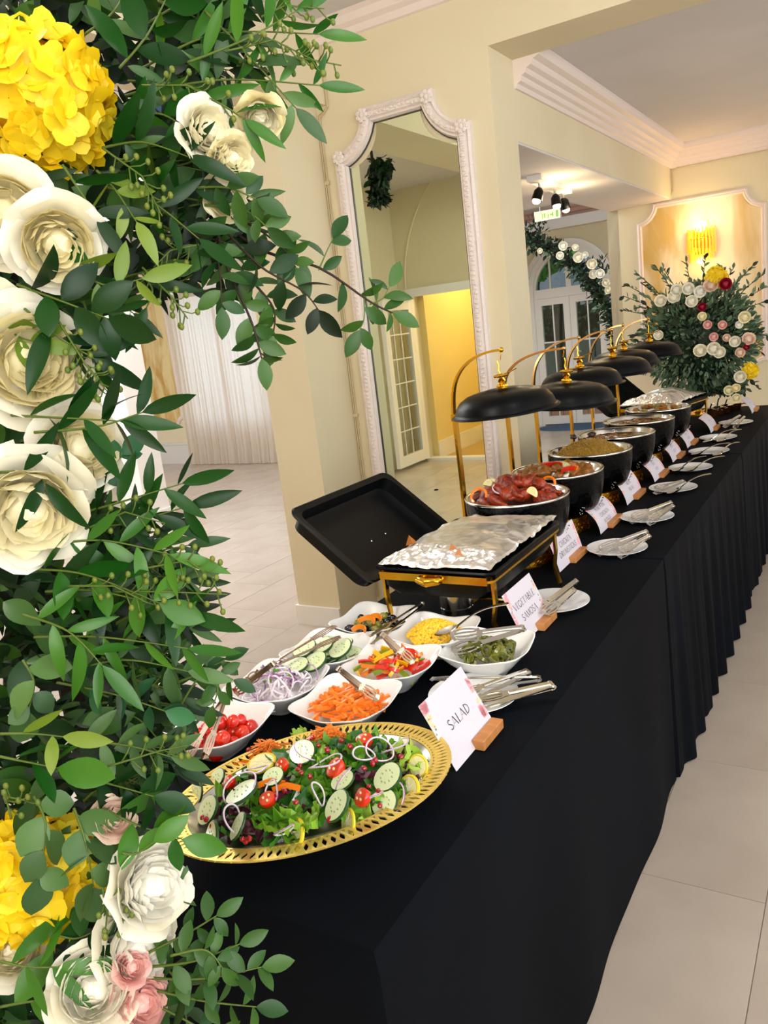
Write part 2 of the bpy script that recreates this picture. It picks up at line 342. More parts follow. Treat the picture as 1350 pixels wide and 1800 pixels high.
CR = [(0, 0), (.012, 0), (.018, .02), (.035, .028), (.04, .05), (.06, .058), (.066, .078), (.09, .088), (.1, .11), (.13, .12), (.14, .15), (.14, .165), (0, .165)]
def crown(name, a, b, ux, z):
    mb = MB(); mb.prism([(u, v) for u, v in CR], (a[0], a[1], z), (b[0], b[1], z), ux, (0, 0, 1)); struct(mb.build(name, 'cornice', smooth=False, normals=True))
crown('cornice_bulkhead', (XQ, YB2), (XQ, YE), (1, 0, 0), 2.575)
crown('cornice_end', (XQ, YE), (3.3, YE), (0, -1, 0), 2.575)
def smallcrown(name, a, b, ux, z):
    mb = MB(); mb.prism([(0, 0), (.014, .005), (.02, .035), (.045, .05), (.055, .08), (.085, .1), (0, .1)], (a[0], a[1], z), (b[0], b[1], z), ux, (0, 0, 1)); struct(mb.build(name, 'cornice', smooth=False, normals=True))
smallcrown('cornice_mirror_wall', (-2.36, YM), (3.3, YM), (0, -1, 0), 2.925)
smallcrown('cornice_far', (-12, 8.35), (-4.2, 8.35), (0, -1, 0), 2.6)
# picture rail on the ceiling
mb = MB(); mb.b2((-2.1, -.8, 3.0), (-2.04, 3.3, 3.021)); mb.b2((-2.1, 3.24, 3.0), (3.2, 3.3, 3.021)); struct(mb.build('trim_3', 'cornice', smooth=False))

# surface cable round the beam corner
mb = MB()
for d in (0, .012):
    mb.tube([(-2.355+d*.3, YM-.008, 2.93), (-2.352+d*.3, YM-.008, 2.72), (-2.353+d*.3, YM-.01, 2.65), (-2.38, YM-.012, 2.635-d), (XP+.008+d, YM-.01, 2.62-d), (XP+.007+d, YM-.008, 2.5), (XP+.007+d, YM-.008, .05)], .004, 5)
for z in (2.3, 1.75, 1.1, .7, .4): mb.box((XP+.015, YM-.008, z), (.03, .01, .018))
tag(mb.build('wall_cable', 'cable'), 'thin cream cable run down the wall corner beside the tall mirror', 'cable')
mb = MB(); mb.tube([(XQ+.02, YE-.01, 2.56), (XQ+.02, YE-.01, 2.40), (XQ-.03, YE-.01, 2.335), (-2.0, YE-.01, 2.328)], .006, 5); mb.tube([(XQ+.02, YE-.01, 2.56), (XQ+.06, YE-.012, 2.572), (3.2, YE-.012, 2.572)], .006, 5)
tag(mb.build('wall_cable', 'cable'), 'thin tan cable under the cornice of the far end wall', 'cable')

# ---- mirror
mr = thing('wall_mirror_frame', 'tall white ornate mirror with scooped shoulders on the cream wall', 'mirror')
mr.name = 'framed_mirror'
out = notched(-2.335, -1.583, .25, 2.592, .178, 10)
mb = MB(); sweep2d(mb, out, [(0, 0), (0, .03), (.012, .038), (.02, .03), (.028, .045), (.05, .045), (.058, .03), (.066, .034), (.074, .012), (.074, 0)], YM)
fr = mb.build('frame', 'plaster', mr)
mb = MB()   # raised leaf ornament along the frame
n = len(out); tot = 0
for i in range(n):
    a = Vector(out[i]); b = Vector(out[(i+1) % n]); d = b-a; L_ = d.length
    if L_ < 1e-4: continue
    d /= L_; nn = Vector((-d.y, d.x)); k = max(1, int(L_/.022))
    for q in range(k):
        p = a + d*(L_*(q+.5)/k) + nn*(.039+U(-.004, .004))
        mb.blob((p.x, YM-.046, p.y), (.011+.004*(q % 2), .006, .008), 6, 4)
stuff(mb.build('ornament', 'plaster', mr))
for cx, cz in ((-2.335+.178, 2.592), (-1.583-.178, 2.592), (-2.335, 2.592-.178), (-1.583, 2.592-.178)):
    mb = MB(); sx = 1 if cx < -1.96 else -1
    c = (cx+(.02*sx if abs(cz-2.592) < .01 else .036*sx), YM-.045, cz-(.036 if abs(cz-2.592) < .01 else .02))
    for w in range(7): mb.blob((c[0]+.022*math.cos(w*.9), c[1]-.004, c[2]+.022*math.sin(w*.9)), (.014, .008, .012), 6, 4)
    mb.blob(c, (.016, .014, .016), 8, 5); mb.build('corner_leaf', 'plaster', mr)
inner = notched(-2.335+.07, -1.583-.07, .32, 2.522, .178+.0, 10)
# glass: fan of the inner outline
mb = MB(); P = [(x, YM-.008, z) for x, z in notched(-2.335+.07, -1.583-.07, .32, 2.522, .185, 10)]
mb.add(P, [tuple(range(len(P)))]); mb.build('mirror_glass', 'mirror', mr, smooth=False, normals=False)
mb = MB(); sweep2d(mb, out, [(.070, .0), (.070, .014), (.078, .014), (.078, .006)], YM); mb.build('inner_edge', 'mirror_edge', mr)

def wall_panel(label, x0, x1, z0, z1, q, y, m_panel, w=.045, flip=-1):
    t = thing('wall_panel', label, 'wall panel')
    o = notched(x0, x1, z0, z1, q, 8)
    mb = MB(); sweep2d(mb, o, [(0, 0), (.004, .018), (.016, .026), (.022, .016), (.034, .022), (w, .006), (w, 0)], y); mb.build('moulding', 'cornice', t)
    P = [(x, y-.004, z) for x, z in notched(x0+w*.8, x1-w*.8, z0+w*.8, z1-w*.8, q, 8)]
    MB().add(P, [tuple(range(len(P)))]).build('marbled_panel', m_panel, t, smooth=False); return t
wall_panel('marbled cream wall panel with scooped corners behind the glowing sconce', -1.775, -.745, .78, 2.325, .14, YE, 'marble')
wall_panel('narrow marbled gold wall panel beside the sheer curtain', -9.32, -8.45, .53, 2.42, .12, 8.35, 'marble_gold', .06)
S('trim_4', lambda m: m.b2((-.7, YE-.012, 0), (3.2, YE, .78)), 'dado')

# ---- curtain
def cfn(x0, x1, z0, z1, y, n, amp, seed):
    def f(u, v):
        x = x0+(x1-x0)*u; ph = u*n*2*PI + 1.3*math.sin(u*9+seed); t = 1-v
        g = (1-.75*math.exp(-((t)/.05))) if t < .2 else 1
        return (x + (.02*math.sin(ph*.5))*v, y + amp*(math.sin(ph)+.4*math.sin(ph*2.3+seed))*(.35+.65*v) - (.05*v*v if v > .93 else .04*v*v), z1-(z1-z0)*v)
    return f
cu = thing('sheer_curtain', 'cream sheer floor-length curtain glowing in front of the far window', 'curtain')
MB().grid(cfn(-8.36, -7.45, .012, 2.34, 8.24, 13, .018, 1), 180, 24).build('curtain_panel', 'curtain', cu)
MB().grid(cfn(-7.50, -6.65, .012, 2.34, 8.225, 12, .018, 4), 170, 24).build('curtain_panel', 'curtain', cu)
mb = MB()
for k in range(60): mb.tube([(-8.33+k*.028, 8.2, 2.30), (-8.33+k*.028, 8.2, 2.35)], .008, 5)
mb.b2((-8.36, 8.2, 2.29), (-6.65, 8.235, 2.35)); mb.build('heading_tape', 'curtain', cu)

# white square column seen through the flowers
c = at_z(262, 925, 0); c2 = at_z(214, 925, 0)
t = thing('square_column', 'white square column on the pale floor, half hidden by the flowers', 'column')
mb = MB().b2((c2.x, c.y, 0), (c.x, c.y+.3, 3.02)); mb.build('shaft', 'white_paint', t, smooth=False)
mb = MB().b2((c2.x-.03, c.y-.03, 0), (c.x+.03, c.y+.33, .12)); mb.build('plinth', 'white_paint', t, smooth=False)

# ---- door with fanlight at the end of the alcove
YD = 10.6
dr = bpy.data.objects.new('door_1', None); COL.objects.link(dr); struct(dr)
DX0, DX1, DZ = -3.95, -2.95, 1.78
xc = (DX0+DX1)/2 + .02; RO = .56
def half(cx, cz, r, n=20, a0=0, a1=PI): return [(cx+r*math.cos(a0+(a1-a0)*k/n), cz+r*math.sin(a0+(a1-a0)*k/n)) for k in range(n+1)]
mb = MB()   # wall round the arch
arc = half(xc, DZ+.04, RO, 24)
P = [(x, z) for x, z in arc]
vs = []; fs = []
for k, (x, z) in enumerate(P):
    vs += [(x, YD, z), (x, YD, 2.95)]
for k in range(len(P)-1): fs.append((2*k, 2*k+1, 2*k+3, 2*k+2))
mb.add(vs, fs); mb.b2((-4.2, YD, 0), (xc-RO, YD+.1, 2.95)); mb.b2((xc+RO, YD, 0), (-2.03, YD+.1, 2.95))
struct(mb.build('wall_door', 'wall', smooth=False))
mb = MB()   # reveal + architrave
for r0, r1, y0, y1 in ((RO+.05, RO-.01, YD-.03, YD+.02), (RO-.01, RO-.075, YD, YD+.08), (RO-.075, RO-.11, YD+.02, YD+.1)):
    A = half(xc, DZ+.04, r0, 28); B = half(xc, DZ+.04, r1, 28)
    A = [(xc+r0, 0)] + A + [(xc-r0, 0)]; B = [(xc+r1, 0)] + B + [(xc-r1, 0)]
    vs = []; fs = []
    for (a, b) in zip(A, B): vs += [(a[0], y0, a[1]), (b[0], y0, b[1]), (b[0], y1, b[1]), (a[0], y1, a[1])]
    for k in range(len(A)-1):
        for e in range(4): fs.append((4*k+e, 4*k+(e+1) % 4, 4*k+4+(e+1) % 4, 4*k+4+e))
    mb.add(vs, fs)
mb.build('door_frame', 'white_paint', dr, normals=True)
mb = MB(); mb.b2((xc-.47, YD+.001, 1.712), (xc+.47, YD+.081, 1.83)); mb.build('transom', 'white_paint', dr, smooth=False)
mb = MB(); mb.b2((xc-.035, YD+.02, 1.8), (xc+.035, YD+.07, 2.34)); mb.b2((xc-.26, YD+.03, 1.8), (xc-.24, YD+.06, 2.3)); mb.b2((xc+.24, YD+.03, 1.8), (xc+.26, YD+.06, 2.3)); mb.build('fanlight_bar', 'white_paint', dr, smooth=False)
mb = MB(); P = [(x, YD+.045, z) for x, z in half(xc, 1.83, .45, 24)]; mb.add(P, [tuple(range(len(P)))]); mb.build('fanlight_pane', 'glass', dr, smooth=False)
for a, b, hs in ((xc-.47, xc-.002, 1), (xc+.002, xc+.47, -1)):
    lf = MB(); lf.b2((a, YD+.01, .02), (a+.085, YD+.06, 1.71)); lf.b2((b-.085, YD+.01, .02), (b, YD+.06, 1.71)); lf.b2((a+.085, YD+.012, .02), (b-.085, YD+.058, .13)); lf.b2((a+.085, YD+.012, 1.62), (b-.085, YD+.058, 1.71))
    for z in (.55, 1.12): lf.b2((a+.085, YD+.024, z), (b-.085, YD+.046, z+.02))
    lf.b2(((a+b)/2-.009, YD+.025, .13), ((a+b)/2+.009, YD+.045, 1.62))
    lf = lf.build('door_leaf', 'white_paint', dr, smooth=False)
    MB().b2((a+.08, YD+.033, .12), (b-.08, YD+.037, 1.63)).build('pane', 'glass', lf, smooth=False)
mb = MB(); mb.box((xc+.04, YD+.0, .95), (.03, .02, .16)); mb.box((xc+.08, YD-.02, .98), (.11, .018, .02)); mb.build('handle', 'steel', dr)
# white band and pink cornice over the door wall
S('trim_5', lambda m: m.b2((-4.2, YD-.12, 2.56), (-2.03, YD, 2.69)), 'white_paint')
mb = MB(); mb.prism([(0, 0), (.1, 0), (.1, .03), (.16, .04), (.18, .08), (.26, .09), (.28, .13), (0, .13)], (-4.2, YD, 2.69), (-2.03, YD, 2.69), (0, -1, 0), (0, 0, 1)); struct(mb.build('trim_6', 'pink_cornice', smooth=False, normals=True))
mb = MB(); mb.lathe([(0, .012), (.5, .012), (.52, 0)], 40, .9, .55, M=Matrix.Translation((-3.42, 10.35, .001)))
tag(mb.build('door_mat', 'mat_blue'), 'blue oval mat on the floor inside the garden door', 'mat')

# ---- garden beyond the door
g = MB().b2((-16, 10.95, -.35), (8, 34, -.3)).build('lawn', 'lawn', smooth=False); struct(g)
def leafcloud(mb, c, r, n, s, mi=0):
    for _ in range(n):
        d = rdir(); rr = (U(.3, 1))**.4; p = Vector(c)+Vector((d.x*r[0]*rr, d.y*r[1]*rr, d.z*r[2]*rr)); a = rdir()*s; b = rdir()*s*.6
        mb.add([p-a, p+b, p+a, p-b], [(0, 1, 2, 3)], mi)
t = thing('garden_hedge', 'dark clipped hedge across the garden behind the glass door', 'hedge'); mb = MB()
leafcloud(mb, (-5.2, 16.2, .7), (3.8, .5, 1.15), 5500, .07); stuff(mb.build('hedge_leaves', 'hedge', t)); MB().b2((-9, 16.05, -.3), (-1.6, 16.4, 1.6)).build('hedge_core', 'hedge_core', t, smooth=False)
for k, (x, y, z, r_) in enumerate(((-7.2, 18.6, 3.6, 1.9), (-3.9, 18.9, 3.7, 1.75), (-4.9, 14.4, 2.75, .8))):
    t = thing('garden_tree', ['tall bright green tree beyond the hedge, nearer the pier', 'tall bright green tree beyond the hedge, nearer the end wall', 'low overhanging branch tree in front of the hedge'][k], 'tree'); mb = MB()
    leafcloud(mb, (x, y, z), (r_, r_*.8, r_*.9), 2600, .085); stuff(mb.build('crown', 'tree_leaf', t)); MB().tube([(x, y, -.3), (x+.1, y, z-.2)], [.14, .07], 8).build('trunk', 'bark', t)
t = thing('garden_fence', 'grey board fence at the foot of the hedge', 'fence')
for k in range(22): MB().b2((-8.6+k*.34, 15.4, -.3), (-8.29+k*.34, 15.43, .95+U(-.01, .01))).build('board', 'fence', t, smooth=False)
t = thing('brick_planter', 'low pink brick planter on the lawn outside the door', 'planter')
for r_ in range(4):
    for k in range(14): MB().b2((-6.6+k*.22+(.11 if r_ % 2 else 0), 13.6, -.3+r_*.13), (-6.39+k*.22+(.11 if r_ % 2 else 0), 13.8, -.18+r_*.13)).build('brick', 'brick_pink', t, smooth=False)

# ---- door the mirror shows (behind the camera)
d2 = bpy.data.objects.new('door_2', None); COL.objects.link(d2); struct(d2)
mb = MB(); mb.b2((-4.5, -.87, 1.87), (-2.95, -.80, 1.96)); mb.b2((-4.5, -.87, .03), (-4.43, -.801, 1.87)); mb.b2((-3.03, -.87, .03), (-2.96, -.801, 1.87)); mb.b2((-4.45, -.98, 0), (-3.0, -.84, .03)); mb.build('door_frame', 'white_paint', d2, smooth=False)
lf = MB()
lf.b2((-4.47, -.78, .04), (-4.42, -.71, 1.86)); lf.b2((-4.47, -.25, .04), (-4.42, -.16, 1.86)); lf.b2((-4.469, -.71, .04), (-4.421, -.25, .16)); lf.b2((-4.469, -.71, 1.74), (-4.421, -.25, 1.86))
for k in range(1, 6): lf.b2((-4.455, -.71, .16+k*.263), (-4.435, -.25, .172+k*.263))
for y in (-.53, -.37): lf.b2((-4.4535, y, .16), (-4.4365, y+.012, 1.74))
lf = lf.build('door_leaf', 'white_paint', d2, smooth=False); MB().b2((-4.447, -.72, .15), (-4.443, -.24, 1.75)).build('pane', 'glass', lf, smooth=False)
mb = MB(); mb.tube([(x, -.845, z) for x, z in half(-3.0, 1.96, 1.5, 30, PI*.5, PI)], .012, 6); mb.tube([(-4.5, -.845, 1.96), (-4.5, -.845, .1)], .012, 6); struct(mb.build('trim_7', 'wall', smooth=True))
mb = MB(); mb.box((-3.2, -.82, 2.0), (.09, .05, .09)); mb.box((-3.2, -.79, 2.0), (.06, .02, .06)); tag(mb.build('alarm_box', 'white_paint', smooth=False), 'small white box above the doorway seen in the mirror', 'alarm')
mb = MB(); mb.tube([(-2.6, 1.3, 3.02), (-2.6, 1.3, 2.97)], [.04, .05], 16); tag(mb.build('ceiling_fitting', 'steel'), 'small round fitting on the ceiling seen in the mirror', 'ceiling fitting')

tag(MB().lathe([(.022, .001), (.02, .008), (.008, .012), (0, .012)], 16, M=TR(-3.55, .7, 0)).build('floor_stud', 'black_metal'), 'small dark round stud on the floor seen in the mirror', 'floor stud')
tag(MB().lathe([(.05, 3.02), (.05, 3.0), (.03, 2.985), (0, 2.985)], 20, M=TR(-3.5, .9, 0)).build('smoke_detector', 'white_paint'), 'white round smoke detector on the ceiling seen in the mirror', 'smoke detector')
# ---- track light, exit sign, sconce
t = thing('track_light', 'white ceiling bar with three small black spotlights', 'ceiling light')
p0 = at_z(938, 308, 2.33); p1 = at_z(994, 334, 2.33); dd = (p1-p0); ln = dd.length; dd.normalize(); mid = (p0+p1)/2; ang = math.atan2(dd.y, dd.x)
mb = MB(); mb.box((mid.x, mid.y, 2.315), (ln, .09, .03), rz=ang); mb.build('bar', 'white_paint', t, smooth=False)
for k, (f, tilt) in enumerate(((.15, (-.25, -.3)), (.62, (.15, -.2)), (.9, (.1, .25)))):
    b = p0 + dd*(ln*f); dv = Vector((tilt[0], tilt[1], -1)).normalized(); e = Vector((b.x, b.y, 2.27))
    sp = MB(); sp.tube([e, e+dv*.02, e+dv*.075], [.015, .030, .034], 16); sp = sp.build('spotlight', 'black_metal', t)
    MB().tube([(b.x, b.y, 2.30), e], .01, 6).build('bracket', 'steel', sp)
    m_ = MB(); q = e+dv*.077; m_.blob(q, (.027, .027, .022), 10, 6); m_.build('lamp', 'lamp_glow', sp)
for k, f in enumerate((.2, .8)):
    l = bpy.data.lights.new('track_lamp', 'POINT'); l.energy = 3.5; l.color = (1, .76, .42); l.shadow_soft_size = .05
    o = bpy.data.objects.new('track_lamp', l); COL.objects.link(o); q = p0+dd*(ln*f); o.location = (q.x+.06, q.y+.07, 2.19)
t = thing('exit_sign', 'lit yellow-green emergency exit sign hanging in the alcove', 'sign')
a = at_y(939, 374, 9.0); b_ = at_y(984, 364, 9.0)
x0, x1 = a.x, b_.x; z1 = (a.z+b_.z)/2; z0 = z1-.105
MB().b2((x0, 9.0, z0), (x1, 9.04, z1)).build('case', 'white_paint', t, smooth=False)
MB().b2((x0+.008, 8.995, z0+.008), (x1-.008, 8.999, z1-.008)).build('lit_face', 'sign_glow', t, smooth=False)
mb = MB(); w = x1-x0
for u0, u1, v0, v1 in ((.30, .33, .2, .8), (.38, .43, .25, .75), (.52, .56, .15, .6), (.62, .72, .42, .58), (.7, .74, .25, .75), (.84, .94, .15, .85)): mb.b2((x0+w*u0, 8.99, z0+.1*v0), (x0+w*u1, 8.994, z0+.1*v1))
mb.build('pictogram', 'sign_green', t, smooth=False)
MB().b2((x0+w*.2, 9.01, z1), (x0+w*.22, 9.02, 2.8)).b2((x0+w*.8, 9.01, z1), (x0+w*.82, 9.02, 2.8)).build('hanger', 'white_paint', t, smooth=False)
t = thing('wall_sconce', 'glowing gold wall sconce of hanging crystal rods', 'wall light')
sx, sy = -1.245, YE-.09
for tier, (r_, z0, z1) in enumerate(((.105, 1.98, 2.06), (.11, 1.86, 1.99), (.09, 1.80, 1.90))):
    for k in range(13):
        a = PI + PI*k/12; x, y = sx+r_*math.cos(a), YE-.02+r_*math.sin(a); dz = U(-.012, .012)
        MB().tube([(x, y, z0+dz), (x, y, z1+dz)], .008, 6).build('crystal_rod', 'crystal', t)
MB().b2((sx-.06, YE-.03, 1.85), (sx+.06, YE, 2.05)).build('back_plate', 'gold', t, smooth=False)
MB().tube([(sx-.1, YE-.03, 1.975), (sx-.07, YE-.1, 1.975), (sx, YE-.125, 1.975), (sx+.07, YE-.1, 1.975), (sx+.1, YE-.03, 1.975)], .006, 6).build('ring', 'gold', t)
for z in (2.075, 1.80): MB().blob((sx, YE-.06, z), (.055, .04, .045) if z > 2 else (.035, .03, .03), 10, 6).build('bulb', 'sconce_glow', t)
for z, e in ((2.11, 3.6), (1.76, 1.5)):
    l = bpy.data.lights.new('sconce_lamp', 'POINT'); l.energy = e; l.color = (1, .70, .32); l.shadow_soft_size = .06
    o = bpy.data.objects.new('sconce_lamp', l); COL.objects.link(o); o.location = (sx, YE-.20, z)
l = bpy.data.lights.new('hall_lamp', 'POINT'); l.energy = 42; l.color = (1, .9, .62); l.shadow_soft_size = .2  # assumed source of the hall's warm light; no fitting built
o = bpy.data.objects.new('hall_lamp', l); COL.objects.link(o); o.location = (-3.5, -1.8, 2.3)
for x, y, e in ((-.2, 1.5, 9), (1.8, 2.5, 10), (-7, 5.5, 20), (-1.4, .4, 46)):  # added fill points without fittings, brightening the rooms and the mirror view
    l = bpy.data.lights.new('fill_lamp', 'POINT'); l.energy = e; l.color = (1, .95, .87); l.shadow_soft_size = .08 if x > -1.3 or x < -2 else .2
    o = bpy.data.objects.new('fill_lamp', l); COL.objects.link(o); o.location = (x, y, 2.62)

# ================================================================ TABLECLOTHS
TZ = .75
def cloth(y0, y1, label, folds, amp, flare, seed, near=True):
    """flat top with draped sides; hem touches the floor"""
    xb, xf = -1.24, -.537
    per = []   # perimeter samples: (x, y, nx, ny, s)
    def seg(a, b, nrm, n):
        for k in range(n):
            t = k/n; per.append((a[0]+(b[0]-a[0])*t, a[1]+(b[1]-a[1])*t, nrm))
    seg((xf, y0), (xf, y1), (1, 0), 150); seg((xf, y1), (xb, y1), (0, 1), 30); seg((xb, y1), (xb, y0), (-1, 0), 60); seg((xb, y0), (xf, y0), (0, -1), 60)
    n = len(per); vs = []; fs = []; rows = 22
    rr = random.Random(seed); ph = [rr.uniform(0, 6.3) for _ in range(5)]
    for j in range(rows+1):
        t = j/rows; 
        for i, (x, y, nr) in enumerate(per):
            s = (y-y0) if nr[0] else (x-xb)
            L_ = (y1-y0) if nr[0] else (xf-xb)
            e = min(s, L_-s)/.06; edge = min(1, e) if (y1 < 5.9 or True) else 1
            w = math.sin(s*folds+ph[0]+.8*math.sin(s*3+ph[1])) + .5*math.sin(s*folds*1.9+ph[2])
            off = .004*(1 if j else 0) + flare*t + amp*(w+.6)*(t**.8)*edge
            if nr[1] or x < -1: off *= (.35 if nr[1] and y > y0+.1 else 1)
            z = TZ-.004*(1 if j else 0)-(TZ-.012)*t + .0
            vs.append((x+nr[0]*off, y+nr[1]*off, z + (.012*math.sin(s*5+ph[3]) if t == 1 and False else 0)))
    for j in range(rows):
        for i in range(n):
            k = (i+1) % n; fs.append((j*n+i, (j+1)*n+i, (j+1)*n+k, j*n+k))
    mb = MB(); mb.add(vs, fs)
    mb.grid(lambda u, v: (xb+(xf-xb)*u, y0+(y1-y0)*v, TZ-.0006+.0006*math.sin(u*9+v*14+seed)), 12, 30)
    o = mb.build('tablecloth', 'cloth'); return tag(o, label, 'tablecloth', 'black tablecloths along the buffet')
cloth(.70, 2.405, 'plain black cloth draped over the nearest table under the salad platter', 9, .006, .012, 3)
cloth(2.415, 4.14, 'black cloth with close hanging folds on the middle table', 34, .013, .02, 5)
cloth(4.15, 5.90, 'black cloth on the furthest table before the tall flower arrangement', 30, .011, .02, 8)

# ================================================================ SALAD PLATTER
PC = Vector((-.783, .922)); PA, PB = .245, .176; PTH = math.atan2(.83, .558); PZ = .808
pt = thing('serving_platter', 'large oval silver platter with pierced gold rim holding the mixed salad', 'platter', TR(PC.x, PC.y, PZ, PTH))
def ell(k, w, z=0, dr=0): return Vector(((PA+dr)*math.cos(w)*k if not dr else (PA*k+dr)*math.cos(w), PB*math.sin(w)*k if not dr else (PB*k+dr)*math.sin(w), z))
def E2(off, w, z): return Vector(((PA-off)*math.cos(w), (PB-off)*math.sin(w), z))
mb = MB(); RW = .034
for off, wd in ((.0022, .005), (RW, .004)):
    N = 120; vs = []; fs = []
    for k in range(N):
        w = 2*PI*k/N
        for o_, z in ((off-wd/2, .0015), (off+wd/2, .0015), (off+wd/2, -.0015), (off-wd/2, -.0015)): vs.append(E2(o_, w, z - .004*(o_/RW)))
    for k in range(N):
        for e in range(4): fs.append((4*k+e, 4*k+(e+1) % 4, (4*k+4+(e+1) % 4) % (4*N), (4*k+4+e) % (4*N)))
    mb.add(vs, fs)
rim = mb.build('rim_band', 'gold_tray', pt, normals=True)
mb = MB(); NL = 52
for ph in (0, PI):
    for k in range(NL):
        pts = []
        for q in range(13):
            w = 2*PI*(k+q/12)/NL; o_ = RW/2 - .002 + (RW/2-.002)*math.cos(2*PI*q/12+ph)
            pts.append(E2(o_+.001, w, -.004*(o_/RW)))
        mb.strip(pts, lambda i: (pts[min(i+1, 12)]-pts[max(i-1, 0)]).cross(Vector((0, 0, 1))), .0050, .002)
mb.build('rim_lattice', 'gold_tray', pt)
mb = MB()
prof = [(RW-.001, -.003), (RW+.004, -.006), (RW+.018, -.020), (RW+.045, -.026), (RW+.1, -.028)]
vs = []; fs = []; N = 72
for off, z in prof:
    for k in range(N): vs.append(E2(off, 2*PI*k/N, z))
vs.append(Vector((0, 0, -.028)))
for j in range(len(prof)-1):
    for k in range(N): fs.append((j*N+k, j*N+(k+1) % N, (j+1)*N+(k+1) % N, (j+1)*N+k))
j = len(prof)-1
for k in range(N): fs.append((j*N+k, j*N+(k+1) % N, len(vs)-1))
mb.add(vs, fs); mb.build('dish', 'silver_dish', pt, normals=True)
mb = MB(); mb.lathe([(.08, -.029), (.06, -.035), (.055, -.05), (.075, -.0575)], 36, 1.3, .95); mb.build('foot', 'gold_tray', pt)

def to_local_ell(p):
    d = Vector((p.x-PC.x, p.y-PC.y)); c, s = math.cos(-PTH), math.sin(-PTH)
    return ((d.x*c-d.y*s)/(PA-.045), (d.x*s+d.y*c)/(PB-.045))
def mound(x, y):
    u, v = to_local_ell(Vector((x, y))); r2 = min(1, u*u+v*v); return .785 + .05*(1-r2)**.7
def mpt(px, py, dz=0):
    z = .81
    for _ in range(5):
        p = at_z(px, py, z); z = mound(p.x, p.y)+dz
    return at_z(px, py, z)
def sl(seed, size, ruffle, spoon=0):
    rr = random.Random(seed); o = Vector((rr.uniform(0, 99),)*3)
    def f(u, v):
        a = (u-.5)*2; w = math.sin(PI*min(1, .12+.8*v))**.6*(.42 if not spoon else .3)
        edge = abs(a)**2
        q = Vector((u*5, v*5, 0))+o
        return (size*(v-.5)*1.1 + size*.1*ruffle*noise.noise(q*1.3)*edge, size*w*a*(1+.22*ruffle*noise.noise(q)), size*(.28*ruffle*noise.noise(q*1.1)*(edge+.25)+.18*a*a-.25*(v-.5)**2))
    return MB().grid(f, 10, 9).mesh('lettuce_leaf', 'lettuce')
LV = [sl(i, 1, 1.6) for i in range(4)]; LS = [sl(i+9, 1, .45, 1) for i in range(3)]
def leafset(base, m):
    out = []
    for me in base:
        c = me.copy(); c.materials[0] = MAT[m]; out.append(c)
    return out
LT = leafset(LV, 'lettuce_light'); LD = leafset(LS, 'spinach'); LR = leafset(LV, 'radicchio')
def ell_rand(rmax=1):
    while True:
        u, v = U(-1, 1), U(-1, 1)
        if u*u+v*v < rmax: break
    c, s = math.cos(PTH), math.sin(PTH); x, y = u*(PA-.05), v*(PB-.05)
    return PC.x+x*c-y*s, PC.y+x*s+y*c
cnt = 0
for kind, name, label, group, n, s0, s1 in ((LD, 'spinach_leaf', 'smooth dark green spinach leaf in the mixed salad', 'dark spinach leaves in the salad', 38, .05, .066), (LV, 'lettuce_leaf', 'ruffled mid-green lettuce leaf in the mixed salad', 'mid-green lettuce leaves in the salad', 40, .045, .062), (LR, 'radicchio_leaf', 'dark purple radicchio piece in the mixed salad', 'purple radicchio pieces in the salad', 34, .03, .045)):
    for k in range(n):
        x, y = ell_rand(.84); z = mound(x, y)-U(.0, .014)
        o = put(name, R.choice(kind), None, TR(x, y, z+.004, U(0, 6.3), U(-.3, .3), U(-.3, .3), U(s0, s1))); tag(o, label, 'salad leaf', group)
for px, py, s, lb in ((505, 1452, .062, 'pale frilly lettuce leaf at the near edge of the salad'), (540, 1440, .055, 'pale frilly lettuce leaf beside the lemon slice at the near salad edge'), (705, 1330, .065, 'pale frilly lettuce leaf at the right side of the salad'), (722, 1345, .05, 'small pale lettuce leaf tucked behind the right cucumber slice'), (625, 1440, .05, 'pale lettuce leaf by the tomato half in the salad'), (672, 1405, .045, 'pale lettuce leaf behind the folded lemon slice'), (528, 1290, .035, 'tiny pale lettuce sprig on the far edge of the salad'), (575, 1335, .045, 'pale lettuce leaf under the shredded carrot')):
    p = mpt(px, py, .006); o = put('lettuce_leaf', R.choice(LT), None, TR(p.x, p.y, p.z, U(0, 6), U(-.4, .4), U(-.4, .2), s)); tag(o, lb, 'salad leaf')
def cucumber(r):
    mb = MB(); mb.lathe([(0, .0022), (r*.55, .0022), (r*.94, .002)], 22, mi=0); mb.lathe([(r*.94, .002), (r, .001), (r, -.002), (r*.9, -.0025), (0, -.0025)], 22, mi=1)
    for k in range(9):
        a = 2*PI*k/9; mb.blob((r*.42*math.cos(a), r*.42*math.sin(a), .0022), (r*.12, r*.05, .0008), 6, 3, mi=2)
    return mb.mesh('cucumber_slice', ['cuc_flesh', 'cuc_skin', 'cuc_seed'])
CU = cucumber(.023)
CUP = cucumber(.0245)
def place(name, me, px, py, label, cat, tilt=(0, 0), s=1, rz=None, dz=.008, group=None):
    p = mpt(px, py, dz); o = put(name, me, None, TR(p.x, p.y, p.z, U(0, 6.3) if rz is None else rz, tilt[0], tilt[1], s)); tag(o, label, cat, group); return o
